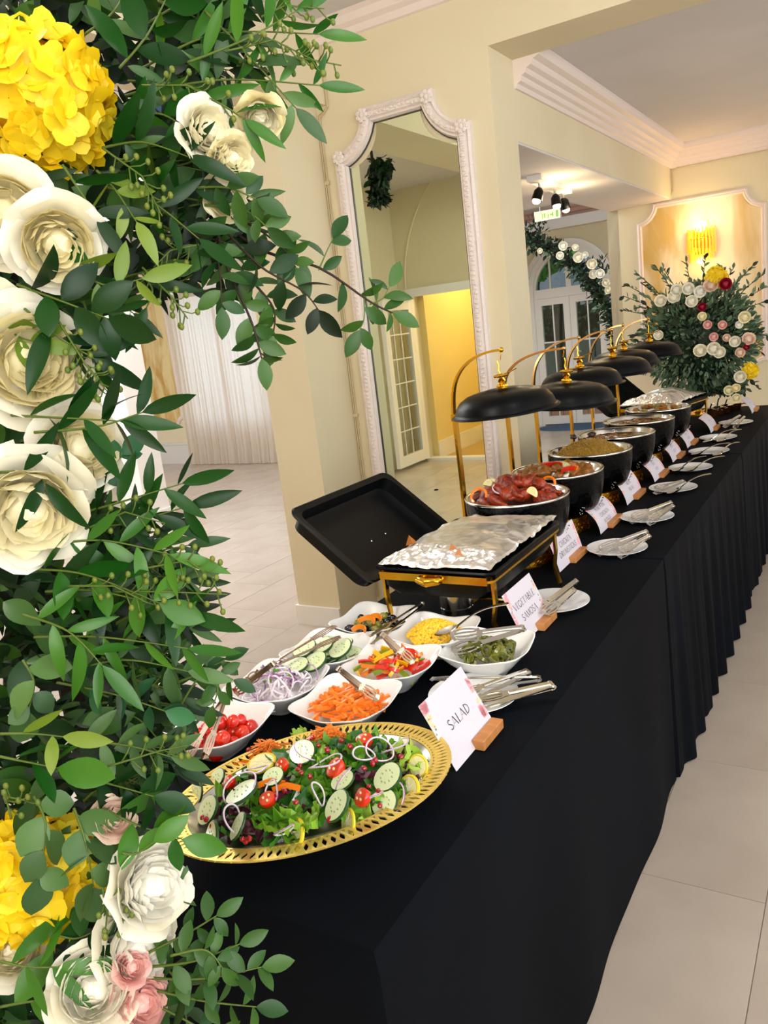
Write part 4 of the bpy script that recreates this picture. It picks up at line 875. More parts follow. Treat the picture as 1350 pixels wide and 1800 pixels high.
def food_card(X, Y, w, h, lean, curl, lines, label, bu=(.45, 1.0), faint=False):
    t = thing('food_card', label, 'sign', None)
    def P(u, v, off=0):
        lz = lean + curl*v   # lean angle from upright grows with height
        x = X - math.sin(lean)*v*h - curl*.5*v*v*h*.9; z = TZ + .003 + math.cos(lean)*v*h - curl*.35*v*v*h
        return Vector((x+off*math.cos(lz), Y+u*w, z+off*math.sin(lz)))
    nv = 8; vs = []; fs = []
    for v in range(nv+1):
        for off in (0, -.0008):
            vs += [P(0, v/nv, off), P(1, v/nv, off)]
    for v in range(nv):
        a = v*4; b = a+4; fs += [(a, a+1, b+1, b), (a+2, b+2, b+3, a+3), (a, b, b+2, a+2), (a+1, a+3, b+3, b+1)]
    fs += [(0, 2, 3, 1), (nv*4, nv*4+1, nv*4+3, nv*4+2)]
    MB().add(vs, fs).build('paper', 'paper', t, normals=True)
    def quads(qs, off, m, nm):
        vs = []; fs = []
        for q in qs:
            k = len(vs); vs += [P(p.x/w, p.y/h, off) for p in q]; fs.append(tuple(range(k, k+len(q))))
        if vs: (stuff if 'flower' in nm else (lambda o: o))(MB().add(vs, fs).build(nm, m, t, smooth=False))
    for text, size, cy in lines:
        if faint:
            qs = []; n = len(text); 
            for k, c in enumerate(text):
                if c != ' ': 
                    x = w/2+(k-(n-1)/2)*size*.6; qs.append([Vector((x-size*.12, cy*h-size/2)), Vector((x+size*.12, cy*h-size/2)), Vector((x+size*.16, cy*h+size*.4)), Vector((x-size*.1, cy*h+size/2))])
            quads(qs, .0004, 'faint_ink', 'lettering')
        else: quads(text_quads(text, size, w/2, cy*h), .0004, 'ink', 'lettering')
    # printed flowers in two opposite corners
    fl_ = {'pink_print': [], 'peach_print': [], 'green_print': []}
    rr = random.Random(int(Y*1000))
    for (u0, v0, du, dv) in ((.0, 1.0, 1, -1), (1.0, .22, -1, 1)):
        for k in range(22):
            q = rr.random()**1.3; p = Vector((w*u0+du*w*(.02+.085*rr.random()*(1-q*.6)), h*v0+dv*h*(.02+.62*q))); m = 'pink_print' if q < .28 or rr.random() < .2 else ('peach_print' if rr.random() < .45 else 'green_print')
            r_ = (.0085 if m == 'pink_print' else .006 if m == 'peach_print' else .0032)*(.6+.6*rr.random()); n = 8
            poly = [p+Vector((math.cos(2*PI*i/n), math.sin(2*PI*i/n)))*r_*(1 if i % 2 else .75) for i in range(n)]
            fl_[m].append([Vector((min(max(a.x, 0), w), min(max(a.y, 0), h))) for a in poly])
    for off, (m, qs) in zip((.00025, .0002, .00015), fl_.items()): quads(qs, off, m, 'printed_flower')
    bx0, bx1 = Y+bu[0]*w, Y+bu[1]*w
    mb = MB(); mb.box((X+.006, (bx0+bx1)/2, TZ+.0105), (.024, bx1-bx0, .019)); 
    b = mb.build('block', 'wood', t, smooth=False)
    md = b.modifiers.new('b', 'BEVEL'); md.width = .0015; md.segments = 2
    return t
LN = .50
food_card(-.617, 1.115, .176, .132, LN, 0, [('SALAD', .0185, .50)], 'large white food card printed SALAD in a wooden block', (.46, .99))
food_card(-.706, 1.683, .184, .128, .38, .05, [('VEGETABLE', .017, .65), ('SAMOSA', .017, .39)], 'white food card printed VEGETABLE SAMOSA in a wooden block', (.48, 1.0))
food_card(-.80, 2.222, .236, .112, .25, .1, [('CHICKEN', .018, .62), ('DRUMSTICKS', .018, .36)], 'white food card printed CHICKEN DRUMSTICKS in a wooden block', (.42, .95))
food_card(-.797, 2.65, .223, .118, .12, .75, [('PERI PERI', .0165, .76), ('CHICKEN', .0165, .50), ('WINGS', .0165, .25)], 'curling white food card printed PERI PERI CHICKEN WINGS', (.4, 1.02))
food_card(-.812, 3.07, .24, .122, .18, .5, [('MEAT', .0165, .62), ('PILAU', .0165, .38)], 'curling white food card printed MEAT PILAU', (.42, .98))
CY = [(-.80, 3.49, 'curling white card before the first brown curry dish'), (-.812, 3.93, 'curling white card before the second brown curry dish'), (-.815, 4.31, 'curling white card before the last round dish'), (-.775, 4.78, 'blank-looking curled white card near the copper pots'), (-.645, 5.50, 'small curled white card at the far end of the tables')]
for k, (x, y, lb) in enumerate(CY):
    food_card(x, y, .22, .122, .2, .75, [('XXXX', .017, .6), ('XXXXX', .017, .36)] if k < 3 else [('XXXX', .015, .55)], lb, (.42, 1.0), faint=True)

# ================================================================ ROUND CHAFING DISHES
BX = -.965; BYS = [2.33, 2.715, 3.12, 3.52, 3.93, 4.34]; RZ = .97; RR = .165
bw_out = [(.05, .800), (.085, .803), (.115, .815), (.140, .84), (.156, .88), (.164, .93), (RR, .967)]
ME = {}
mb = MB(); mb.lathe([(r, z-TZ) for r, z in bw_out], 64); ME['bowl'] = mb.mesh('bowl', 'black_hammered', 'all')
mb = MB(); mb.lathe([(r, z-TZ) for r, z in ((RR+.001, .965), (RR+.002, .969), (RR, .972), (.157, .971), (.154, .967), (.143, .93), (.12, .885), (.07, .87), (0, .868))], 64); ME['pan'] = mb.mesh('inner_pan', 'steel', 'all')
mb = MB(); mb.lathe([(.106, .001), (.106, .006), (.103, .006)], 40); mb.lathe([(.099, .050), (.099, .055), (.096, .055)], 40)
N = 22
for row in range(3):
    for k in range(N):
        a0 = 2*PI*(k+.5*(row % 2))/N; zc = .013+row*.0145; rc = .1045-row*.0025
        pts = [Vector(((rc)*math.cos(a0+.125*math.cos(w)), (rc)*math.sin(a0+.125*math.cos(w)), zc+.0085*math.sin(w))) for w in [2*PI*i/10 for i in range(11)]]
        mb.strip(pts, lambda i: (pts[i].x, pts[i].y, 0), .002, .0032)
ME['band'] = mb.mesh('pierced_stand', 'gold'); 
mb = MB(); mb.lathe([(.098, .002), (.093, .052)], 32); ME['core'] = mb.mesh('stand_core', 'gold')
mb = MB()
for c_ in range(6):
    a0 = 2*PI*c_/6 + .35
    for k in range(7):
        da = .055*math.cos(k*.9)*(k > 0); dz = .014*math.sin(k*.9)*(k > 0); r_ = .146 - 0; z = .082+dz; rr_ = .1505+ (z-.082)*.55
        a = a0+da; mb.blob((rr_*math.cos(a), rr_*math.sin(a), z+.01), .0028, 6, 4)
ME['perf'] = mb.mesh('pierced_dots', 'steel')
mb = MB(); n = 40
dome = [(.168, .000), (.171, .002), (.168, .005), (.160, .006), (.157, .014), (.150, .032), (.137, .048), (.116, .060), (.088, .067), (.055, .070), (.05, .073), (.02, .075), (0, .075)]
mb.lathe(dome, 56); mb.lathe([(.168, 0), (.154, .012), (.147, .030), (.134, .045), (.05, .064), (0, .066)], 40); ME['lid'] = mb.mesh('lid', 'black_metal', 'all')
mb = MB(); mb.lathe([(.012, .073), (.012, .076), (.006, .078), (.009, .084), (.005, .09), (.008, .098), (.004, .104)], 14)
for k in range(6):
    a = k*1.05; mb.blob((.007*math.cos(a), .007*math.sin(a), .080), (.006, .006, .007), 6, 4)
    mb.blob((.010*math.cos(a+.5), .010*math.sin(a+.5), .112), (.006, .006, .005), 6, 4)
mb.blob((0, 0, .112), (.010, .010, .007), 8, 5); mb.tube([(0, 0, .085), (.008, 0, .096), (.004, 0, .106)], .0022, 5); mb.tube([(.008, 0, .116), (.020, .004, .120), (.034, .006, .128)], .0018, 5)
mb.tube([(0, 0, .116), (-.003, 0, .13), (-.001, 0, .145), (-.003, 0, .158)], .0016, 5)
ME['knob'] = mb.mesh('lid_knob', 'gold')
labels = [('holding glazed red chicken drumsticks', 'nearest the foil tray'), ('holding peri peri chicken and peppers', ''), ('heaped with brown rice and meat', ''), ('thin brown curry, fourth in the row', ''), ('thick brown curry, fifth in the row', ''), ('with fried pieces, furthest from the camera', '')]
TILT = [(.03, -.05), (.02, .04), (0, -.02), (.02, 0), (.03, .02), (0, .02)]
TW = [0, .12, -.1, .08, -.05, .1]
for k, Y in enumerate(BYS):
    t = thing('chafing_dish', 'round black hammered dish with hanging domed lid, '+labels[k][0], 'chafing dish', TR(BX, Y, TZ+.001))
    put('bowl', ME['bowl'], t); put('inner_pan', ME['pan'], t); st = put('pierced_stand', ME['band'], t); put('stand_core', ME['core'], st); stuff(put('pierced_dots', ME['perf'], t))
    lz = (1.236, 1.205, 1.222, 1.228, 1.232, 1.240)[k]-TZ; kx = (-.978, -.908, -.982, -.962, -1.02, -.994)[k]-BX
    ld = put('lid', ME['lid'], t, TR(kx, 0, lz, 0, TILT[k][0], TILT[k][1])); put('lid_knob', ME['knob'], ld, Matrix.Diagonal((1.5, 1.5, 1.0, 1)))
    # stem
    side = (0, 1, 0); topz = lz+.19
    xb = -1.15-BX + (.0 if k % 2 == 0 else .0); yb = (0, .05, -.06, -.03, -.12, -.06)[k]
    st = MB(); st.strip([(xb-.0, yb, .0), (xb-.002, yb, .28), (xb-.006, yb, .47)], side, .024, .009)
    st.build('stem', 'gold', t)
    MB().box((xb-.005, yb, .475), (.016, .028, .022)).build('clamp', 'gold', t)
    pts = []; n = 14; x0, z0 = xb-.008, .47; x1, z1 = kx-.002, topz
    for i in range(n+1):
        s_ = i/n; a = s_*PI/2
        pts.append(Vector((x0+(x1-x0)*(1-math.cos(a))**1.25, yb*(1-s_), z0+(z1-z0)*math.sin(a)**.85)))
    ar = MB(); ar.strip(pts, side, [.022*(1-.55*i/n) for i in range(n+1)], .007); ar.blob((x1+.004, 0, z1), .008, 8, 5); ar.build('arm', 'gold' if k == 0 else 'gold_pale', t)
    MB().tube([(x1, 0, z1), (x1+.002, 0, z1-.012), (kx-.004, 0, lz+.16)], .0016, 5).build('hook', 'gold', t)

def dishpt(k, r_, a, z): return Vector((BX+r_*math.cos(a), BYS[k]+r_*math.sin(a), z))
# 1: drumsticks
def drum(seed, m='chicken_red'):
    R.seed(seed); mb = MB(); n = 9; pr = [(0, -.034), (.012, -.031), (.021, -.018), (.023, -.002), (.018, .014), (.010, .028), (.0055, .038), (.006, .046), (.007, .05), (0, .053)]
    o = Vector((seed*3.1, 0, 0)); vs = []; fs = []; n = 14
    for (r_, z) in pr:
        for k in range(n):
            a = 2*PI*k/n; q = 1+.55*noise.noise(Vector((math.cos(a)*1.5, math.sin(a)*1.3, z*60))+o); vs.append((z, r_*q*math.cos(a), r_*q*math.sin(a)))
    for j in range(len(pr)-1):
        for k in range(n): fs.append((j*n+k, j*n+(k+1) % n, (j+1)*n+(k+1) % n, (j+1)*n+k))
    return mb.add(vs, fs).mesh('chicken_drumstick', m, 'all')
DR = [drum(i) for i in range(4)]; DB = [drum(i+7, 'chicken_brown') for i in range(3)]; R.seed(11)
for k in range(34):
    r_ = .122*math.sqrt(U(0, 1)); a = U(0, 6.3); z = .942+.062*(1-(r_/.13)**2)+U(0, .012); p = dishpt(0, r_, a, z)
    tag(put('chicken_drumstick', DR[k % 4], None, TR(p.x, p.y, p.z, U(0, 6.3), U(0, 3), U(-.5, .5), U(.85, 1.1))), 'sticky dark red glazed chicken drumstick in the nearest round dish', 'chicken drumstick', 'red chicken drumsticks')
for px, py, s, tl_, lb in ((857, 853, 1.0, (.5, 0), 'lime wedge on the back left of the drumsticks'), (935, 868, 1.0, (.9, .3), 'lime wedge at the front of the drumsticks'), (865, 850, .8, (.3, .5), 'small lime slice beside the back wedge on the drumsticks')):
    p = at_z(px, py, 1.005); n = 9; mb = MB(); mb.lathe([(0, .003), (.021, .003), (.022, .0), (.021, -.003), (0, -.003)], 20)
    mb.v = [(x, max(y, -.002), z) for x, y, z in mb.v]; mb2 = mb.build('lime_wedge', 'lemon_flesh', None, M=TR(p.x, p.y, p.z, -.5, tl_[0]+.5, tl_[1], s)); tag(mb2, lb, 'lime wedge')
for px, py, s, lb in ((842, 872, 1.3, 'orange pepper ring at the near left of the drumsticks'), (963, 850, 1.2, 'yellow-orange pepper ring at the right of the drumsticks')):
    p = at_z(px, py, .99); tag(ring(.019*s, .0045, 4.4).build('pepper_ring', 'pepper_orange', None, M=TR(p.x, p.y, p.z, 0, 1.0, .2)), lb, 'pepper ring')
for k in range(7):
    p = dishpt(0, U(.03, .09), U(2, 4.5), 1.0); tag(put('onion_slice', ON[0], None, TR(p.x, p.y, p.z+.005, U(0, 6), U(-1, 1), 0, 1.0)), 'thin white onion strip on the drumsticks', 'onion slice', 'onion strips on the drumsticks')
# 2: peri peri chicken
for k in range(24):
    r_ = .12*math.sqrt(U(0, 1)); a = U(0, 6.3); z = .948+.03*(1-(r_/.125)**2)+U(0, .008); p = dishpt(1, r_, a, z)
    tag(put('chicken_piece', DB[k % 3], None, TR(p.x, p.y, p.z, U(0, 6.3), U(0, 3), U(-.5, .5), U(.7, .9))), 'browned chicken piece in the second round dish', 'chicken piece', 'browned chicken pieces')
for px, py, m, s, rz, lb in ((970, 822, 'pepper_red', 1.6, .2, 'long red pepper strip at the left of the peri peri chicken'), (1003, 829, 'pepper_red', 1.5, 1.2, 'curved red pepper slice at the front of the peri peri chicken'), (1018, 822, 'pepper_orange', 1.5, 2.0, 'orange pepper slice at the right of the peri peri chicken')):
    p = at_z(px, py, .985); n = 9; tag(MB().strip([(.026*math.sin(q/n*2-1), .014*math.cos(q/n*2-1), 0) for q in range(n+1)], (0, 0, 1), .011, .004).build('pepper_strip', m, None, M=TR(p.x, p.y, p.z, rz, .4, 0, s)), lb, 'pepper strip')
p = at_z(990, 818, .985); tag(put('lemon_slice', LM, None, TR(p.x, p.y, p.z, 0, .3, .2, 1.1)), 'lemon slice on the peri peri chicken', 'lemon slice')
# 3: rice
mb = MB(); n = 0
for _ in range(6500):
    r_ = .14*math.sqrt(U(0, 1)); a = U(0, 6.3); z = .945+.062*(1-(r_/.142)**2)**.9+U(-.003, .004)+.005*noise.noise(Vector((r_*math.cos(a)*50, r_*math.sin(a)*50, 3))); p = dishpt(2, r_, a, z); d = rdir()*.0042; e = d.orthogonal().normalized()*.0009; f = d.cross(e).normalized()*.0009
    mb.add([p-d, p+e+f, p+e-f, p-e, p+d], [(0, 1, 2), (0, 2, 3), (0, 3, 1), (4, 2, 1), (4, 3, 2), (4, 1, 3)])
o = mb.build('pilau_rice', 'rice', smooth=False); tag(o, 'heap of brown spiced rice in the third round dish', 'rice'); stuff(o)
mb = MB(); mb.grid(lambda u, v: dishpt(2, .139*u, v*2*PI, .94+.062*(1-u*u)**.9), 12, 36); mb.build('rice_bed', 'rice', o)
for k, (px, py, s) in enumerate(((1008, 768, 1), (1040, 764, 1.1), (1025, 774, .9), (1045, 780, .9), (1005, 785, .8), (985, 790, .7))):
    p = at_z(px, py, .985-.006*(k > 2)*k*.6); tag(MB().blob((0, 0, 0), (.017*s, .013*s, .011*s), 10, 7, .5).build('meat_piece', 'meat_dark', None, M=TR(p.x, p.y, p.z, U(0, 6))), 'dark chunk of meat in the brown rice', 'meat piece', 'meat chunks on the rice')
# 4, 5: curries
for k, nm in ((3, 'fourth'), (4, 'fifth')):
    mb = MB(); zz = .950 if k == 3 else .953
    mb.grid(lambda u, v: dishpt(k, .1485*u, v*2*PI, zz+.006*noise.noise(Vector((u*math.cos(v*2*PI)*7, u*math.sin(v*2*PI)*7, k)))), 18, 48)
    o = mb.build('curry_sauce', 'curry'); tag(o, 'brown curry sauce filling the %s round dish' % nm, 'curry'); stuff(o)
    for q in range(14 if k == 4 else 7):
        p = dishpt(k, .115*math.sqrt(U(0, 1)), U(0, 6.3), zz+.001); tag(MB().blob((0, 0, 0), (.014, .011, .008), 8, 5, .5).build('meat_piece', 'chicken_brown', None, M=TR(p.x, p.y, p.z, U(0, 6))), 'lump of meat half sunk in the sauce of the %s round dish' % nm, 'meat piece', 'meat in the %s dish' % nm)
# 6
for q in range(30):
    r_ = .115*math.sqrt(U(0, 1)); p = dishpt(5, r_, U(0, 6.3), .958+.02*(1-(r_/.12)**2)); tag(MB().blob((0, 0, 0), (.019, .014, .012), 8, 6, .5).build('fried_piece', ['pastry', 'olive_green', 'chicken_brown'][q % 3], None, M=TR(p.x, p.y, p.z, U(0, 6), U(-.5, .5))), 'small fried %s in the furthest round dish' % ['golden piece', 'green piece', 'brown piece'][q % 3], 'fried piece', ['golden', 'green', 'brown'][q % 3]+' fried pieces')

# ================================================================ RECTANGULAR CHAFING DISH
def rrect(hx, hy, r, n=5):
    o = []
    for cx, cy, a0 in ((hx-r, hy-r, 0), (-hx+r, hy-r, 90), (-hx+r, -hy+r, 180), (hx-r, -hy+r, 270)):
        o += A_(cx, cy, r, r, a0, a0+90, n)
    return o
def rings(mb, levels, closed_end=True, mi=0):
    vs = []; fs = []; n = None
    for pts, z in levels:
        n = len(pts); vs += [(x, y, z) for x, y in pts]
    for j in range(len(levels)-1):
        for k in range(n): fs.append((j*n+k, j*n+(k+1) % n, (j+1)*n+(k+1) % n, (j+1)*n+k))
    if closed_end: fs.append(tuple((len(levels)-1)*n+k for k in range(n)))
    mb.add(vs, fs, mi)
def rect_chafer(cx, cy, label, lidlabel=None, foilseed=1, hx=.165, hy=.252, rz=0, lid=True, foil_bulge=.03):
    t = thing('rectangular_chafing_dish', label, 'chafing dish', TR(cx, cy, TZ+.001, rz))
    Z = .18
    mb = MB(); rings(mb, [(rrect(hx, hy, .02), Z-.004), (rrect(hx+.003, hy+.003, .022), Z), (rrect(hx, hy, .02), Z+.004), (rrect(hx-.012, hy-.012, .018), Z+.002), (rrect(hx-.02, hy-.02, .018), Z-.03)]); mb.build('pan_rim', 'black_metal', t, normals=True)
    mb = MB(); rings(mb, [(rrect(hx-.012, hy-.012, .02), Z-.004), (rrect(hx-.014, hy-.014, .02), Z-.05), (rrect(hx-.03, hy-.03, .03), Z-.075), (rrect(hx-.05, hy-.05, .02), Z-.078)]); mb.build('water_pan', 'black_plastic', t, normals=True)
    mb = MB()
    P = rrect(hx-.002, hy-.002, .02); mb.strip([(x, y, Z-.020) for x, y in P]+[(P[0][0], P[0][1], Z-.020)], (0, 0, 1), .006, .004)
    for sy in (-1, 1): mb.box((0, sy*(hy-.001), Z-.018), (2*hx-.03, .006, .020))
    mb.build('frame', 'gold', t)
    for sx in (-1, 1): MB().box((sx*(hx-.004), 0, Z-.014), (.004, 2*hy-.05, .024)).build('side_rail', 'black_metal', t, smooth=False)
    for sx in (-1, 1):
        for sy in (-1, 1):
            mb = MB(); x, y = sx*(hx-.012), sy*(hy-.03)
            mb.strip([(x, y, Z-.012), (x+sx*.002, y, .10), (x-sx*.006, y+sy*.004, .05), (x+sx*.008, y, .001)], (0, 1, 0), [.020, .016, .014, .018], .007); mb.build('leg', 'gold', t)
    MB().strip([(0, -hy+.04, .02), (0, hy-.04, .02)], (1, 0, 0), .012, .004).strip([(-hx+.01, 0, .02), (hx-.01, 0, .02)], (0, 1, 0), .012, .004).build('stretcher', 'gold', t)
    for sy in (-1, 1):
        mb = MB(); mb.tube([(-.028, sy*(hy), Z-.018), (-.026, sy*(hy+.018), Z-.018), (0, sy*(hy+.028), Z-.02), (.026, sy*(hy+.018), Z-.018), (.028, sy*hy, Z-.018)], [.009, .010, .0115, .010, .009], 10); mb.build('handle', 'gold', t)
    for y in (-.13, .11):
        mb = MB(); mb.lathe([(0, .001), (.043, .001), (.043, .045), (.04, .048), (.044, .05), (.044, .085), (.04, .088), (0, .088)], 28); tag(mb.build('fuel_burner', 'steel', None, M=TR(cx, cy, TZ+.001, rz) @ TR(.0, y, 0)), ('round steel fuel burner under the %s end of the %s' % ('near' if y < 0 else 'far', lidlabel or 'foil-covered dish')), 'burner')
    # foil
    R.seed(foilseed); fo = Vector((foilseed*7.7, 3, 1)); nx, ny = 46, 64
    rdg = lambda q: 1-2*abs(noise.noise(q))
    def F(u, v):
        x, y = (u-.5)*2, (v-.5)*2; e = max(abs(x), abs(y)); q = Vector((x*1.6, y*2.6, 0))+fo
        edge = max(0, (e-.85)/.15); fr = min(1, max(0, (-.45-y)/.25)); bk = min(1, max(0, (x-.3)*1.2)) if y > -.2 else 0
        z = Z+.008 + foil_bulge*(1-abs(x)**3)*(1-abs(y)**3)*(1.0+.5*noise.noise(q*.5))
        z += .006*rdg(q*.9) + (.0016+.006*bk)*rdg(q*2.2) + (.001+.006*fr*(1-edge)+.0015*edge)*rdg(q*4.5) + .004*fr*(1-edge)*noise.noise(q*10)
        return (x*(hx-.010)*(1+.02*edge*noise.noise(q*4)), y*(hy-.004)*(1+.008*edge*noise.noise(q*5)), max(z, Z+.005)-(.003 if e > .98 else 0))
    mb = MB().grid(F, 56, 84); f = mb.build('foil_cover', 'foil', None, M=TR(cx, cy, TZ+.001, rz), smooth=False); tag(f, 'crumpled silver foil over the '+(lidlabel or 'nearest rectangular dish'), 'foil')
    if lid:
        # lid opened backwards: local frame with X across from the hinge, Y along, Z out of the open side
        xd = Vector((-.215, 0, .175)).normalized(); zd = Vector((.175, 0, .215)).normalized()
        M = Matrix(((xd.x, 0, zd.x, -hx-.02), (0, -1, 0, 0), (xd.z, 0, zd.z, Z-.035), (0, 0, 0, 1)))
        lw, ll = .142, hy-.004
        mb = MB(); sh = lambda pts: [(x+lw, y) for x, y in pts]
        rings(mb, [(sh(rrect(lw-.02, ll-.02, .03)), -.0545), (sh(rrect(lw-.006, ll-.006, .035)), -.045), (sh(rrect(lw-.004, ll-.004, .03)), -.008), (sh(rrect(lw+.012, ll+.012, .03)), -.004), (sh(rrect(lw+.014, ll+.014, .032)), .0), (sh(rrect(lw+.010, ll+.010, .03)), .004), (sh(rrect(lw-.008, ll-.008, .03)), .001), (sh(rrect(lw-.012, ll-.012, .035)), -.038), (sh(rrect(lw-.03, ll-.03, .03)), -.048), (sh(rrect(lw-.05, ll-.05, .02)), -.0485)])
        mb.f.append(tuple(range(len(rrect(1, 1, .1))-1, -1, -1))); mb.m.append(0)
        ld = mb.build('lid', 'black_plastic', t, M=M, normals=True)
        for y in (.03, -.05): MB().blob((lw*.85, y, -.047), (.0035, .0035, .002), 8, 4).build('rivet', 'steel', ld)
        for y in (-.17, .17): MB().tube([(-hx-.002, y, Z-.02), (-hx-.018, y, Z-.03), (-hx-.022, y, Z-.03)], .009, 8).build('hinge', 'gold', t)
    return t
rect_chafer(-.93, 1.908, 'black and gold rectangular dish with open lid, nearest of the hot dishes')
for px, py, s, lb in ((722, 950, 1, 'fried pastry corner poking through the foil at the left'), (797, 965, 1.1, 'dark fried pastry showing in the torn hole of the foil'), (806, 970, .7, 'small pastry crumb in the torn hole of the foil')):
    p = at_z(px, py, .965); mb = MB(); mb.add([(-.016, -.012, -.01), (.016, -.012, -.01), (0, .014, -.01), (0, 0, .016)], [(0, 1, 3), (1, 2, 3), (2, 0, 3), (0, 2, 1)])
    tag(mb.build('samosa', 'pastry', None, M=TR(p.x, p.y, p.z, U(0, 6), .2, .2, s)), lb, 'samosa')
R.seed(5)
rect_chafer(-1.06, 4.93, 'second black and gold rectangular dish, beside the tall flower arrangement', 'furthest rectangular dish', 4, hx=.17, hy=.25, rz=-.25, foil_bulge=.05)
# copper pots
R.seed(21)
for k, (px, py) in enumerate(((1250, 728), (1263, 724), (1277, 720), (1292, 716))):
    p = at_z(px, py, TZ+.02)
    t = thing('copper_pot', 'small shiny copper serving pot, %s of the row of four' % ['first', 'second', 'third', 'last'][k], 'pot', TR(p.x, p.y, TZ+.001))
    MB().lathe([(0, 0), (.034, 0), (.038, .006), (.040, .045), (.042, .048), (.039, .047), (.036, .01), (0, .008)], 24).build('body', 'copper', t)
    MB().tube([(.04, 0, .038), (.055, 0, .044), (.07, 0, .04)], .004, 6).tube([(-.04, 0, .038), (-.052, 0, .042), (-.052, 0, .03), (-.04, 0, .028)], .003, 6).build('handle', 'steel', t)
    MB().lathe([(.045, .050), (.02, .054), (0, .054)], 20).build('glass_lid', 'glass' if False else 'steel', t)
    if k < 3: SP((px-3, py-8), TZ+.065, (px+4, py-28 if k == 1 else py-16), TZ+.11, 'small spoon standing in the %s copper pot' % ['first', 'second', 'third'][k])

# ================================================================ FLOWERS
def leafmesh(w, m, tip=1.0, fold=.25, curl=.25, base=.12, n=7):
    """length 1 along +X, normal +Z"""
    vs = []; fs = []
    for i in range(n+1):
        t = i/n; x = t; hw = w*(math.sin(PI*t**tip)**.8 if 0 < t < 1 else 0) + (.006 if t == 0 else 0)
        z = -curl*t*t
        vs += [(x, -hw, z+fold*hw), (x, 0, z), (x, hw, z+fold*hw)]
    for i in range(n):
        a = 3*i; fs += [(a, a+3, a+4, a+1), (a+1, a+4, a+5, a+2)]
    return MB().add(vs, fs).mesh('leaf', m, 'all')
def two(w, m, **k): return [leafmesh(w, m, curl=c, **k) for c in (.05, .22, .4, -.15)]
LF = {'lance': two(.13, 'leaf_dark', tip=.85), 'lance2': two(.12, 'leaf_mid', tip=.85), 'oval': two(.25, 'leaf_dark', tip=1.0), 'oval2': two(.30, 'leaf_eu', tip=1.1), 'oval3': two(.25, 'leaf_mid', tip=1.0), 'round': two(.40, 'leaf_grey', tip=1.0), 'olive': two(.17, 'leaf_grey', tip=.9), 'lime': two(.17, 'leaf_lime', tip=.9), 'roundteal': two(.33, 'leaf_teal', tip=1.1)}

def petal_patch(mb, rho, th, wid, phi, lip=.15, ruf=.06, nu=6, nv=5, M=None, zoff=0):
    s0 = U(0, 6)
    def f(u, v):
        a = phi+(u-.5)*2*wid*(1-.15*v*v)*(.45+.55*min(1, v*2.2)); ps = v*th
        edge = 1-.22*abs(u-.5)**2*4*(v**2)
        r = rho*math.sin(ps*edge)+lip*rho*v**4; z = rho*(1-math.cos(ps*edge))*1.05 + ruf*rho*math.sin(u*7+s0)*v*v - lip*.5*rho*v**6
        return (r*math.cos(a), r*math.sin(a), z+zoff)
    mb.grid(f, nu, nv, M=M)
def rose(parent, name, M, rad, m='petal_white', core='petal_cream', label=None, seed=0, outer=6, full=1, small=False):
    R.seed(seed+100)
    mb = MB(); mb.blob((0, 0, rad*.52), (rad*.34, rad*.34, rad*.36), 10, 8, .3)
    for k in range(7):
        q = (k+1)/8; n = 4+k
        for i in range(n):
            cx = rad*.10*math.cos(i*2.4+k)*(k < 5); cy = rad*.10*math.sin(i*2.4+k)*(k < 5)
            rho = rad*(.24+.52*q); th = PI*(.72-.22*q); petal_patch(mb, rho, th, .62, 2*PI*i/n+k*.9+U(-.25, .25), .08, .16, 5, 4, M=Matrix.Translation((cx, cy, rad*(.98-.10*q+U(-.05, .05))-rho*1.05*(1-math.cos(th)))))
    c = mb.build(name, core, parent, M=M)
    if label: c['label'] = label
    for k in range(2):
        for i in range(outer-1+k):
            mb = MB(); petal_patch(mb, rad*(.80+.10*k), PI*(.50-.07*k*full), .78, 2*PI*(i+.5*k)/(outer-1+k)+U(-.25, .25), .18+.12*k, .16, 7, 6, zoff=-rad*.04*k); mb.build('petal', m, c)
    return c
def rosemesh(rad, m, core):
    mb = MB().blob((0, 0, rad*.36), (rad*.62, rad*.62, rad*.46), 10, 6)
    for k in range(4):
        q = (k+1)/5; n = 3+k
        for i in range(n): rho = rad*(.30+.5*q); th = PI*(.74-.26*q); petal_patch(mb, rho, th, .85, 2*PI*i/n+k*.7, .08+.2*(k == 3), .10, 4, 4, zoff=rad*.95-rho*1.05*(1-math.cos(th)))
    return mb.mesh('rose', m, 'all')
# a single hydrangea floret: four rounded petals
mb = MB()
for i in range(4):
    a = PI/2*i; ux = Vector((math.cos(a), math.sin(a), .1)); vy = Vector((-math.sin(a), math.cos(a), 0)); 
    pts = [Vector((0, 0, 0))]+[ux*(.5+.5*math.cos(w))+vy*.52*math.sin(w)+Vector((0, 0, .22*(.5+.5*math.cos(w))**2-.12*abs(math.sin(w)))) for w in [PI*1.0-2*PI*(k+.5)/9 for k in range(9)]]
    k0 = len(mb.v); mb.add(pts+[ux*.5+Vector((0, 0, -.05))], [(10, 1+k, 1+(k+1) % 9) for k in range(9)])
FLO = mb.mesh('floret', 'petal_yellow', 'all')
def hydrangea(parent, c, rad, toward, n, label, fl=.021):
    M = frame(c, Vector(toward).orthogonal(), toward)
    h = MB().blob((0, 0, 0), rad*.74, 16, 10).build('hydrangea_head', 'yellow_core', parent, M=M); h['label'] = label
    for k in range(n):
        z = 1-1.35*(k+.5)/n; a = k*2.39996; s = math.sqrt(max(0, 1-z*z)); d = Vector((s*math.cos(a), s*math.sin(a), z)); d = (d+rdir()*.16).normalized()
        p = d*rad*(.86+U(-.06, .08)); nd = (d+rdir()*.45).normalized()
        put('floret', FLO, h, frame(p, nd.cross(rdir()), nd) @ Matrix.Scale(fl*U(.85, 1.2), 4))
    return h

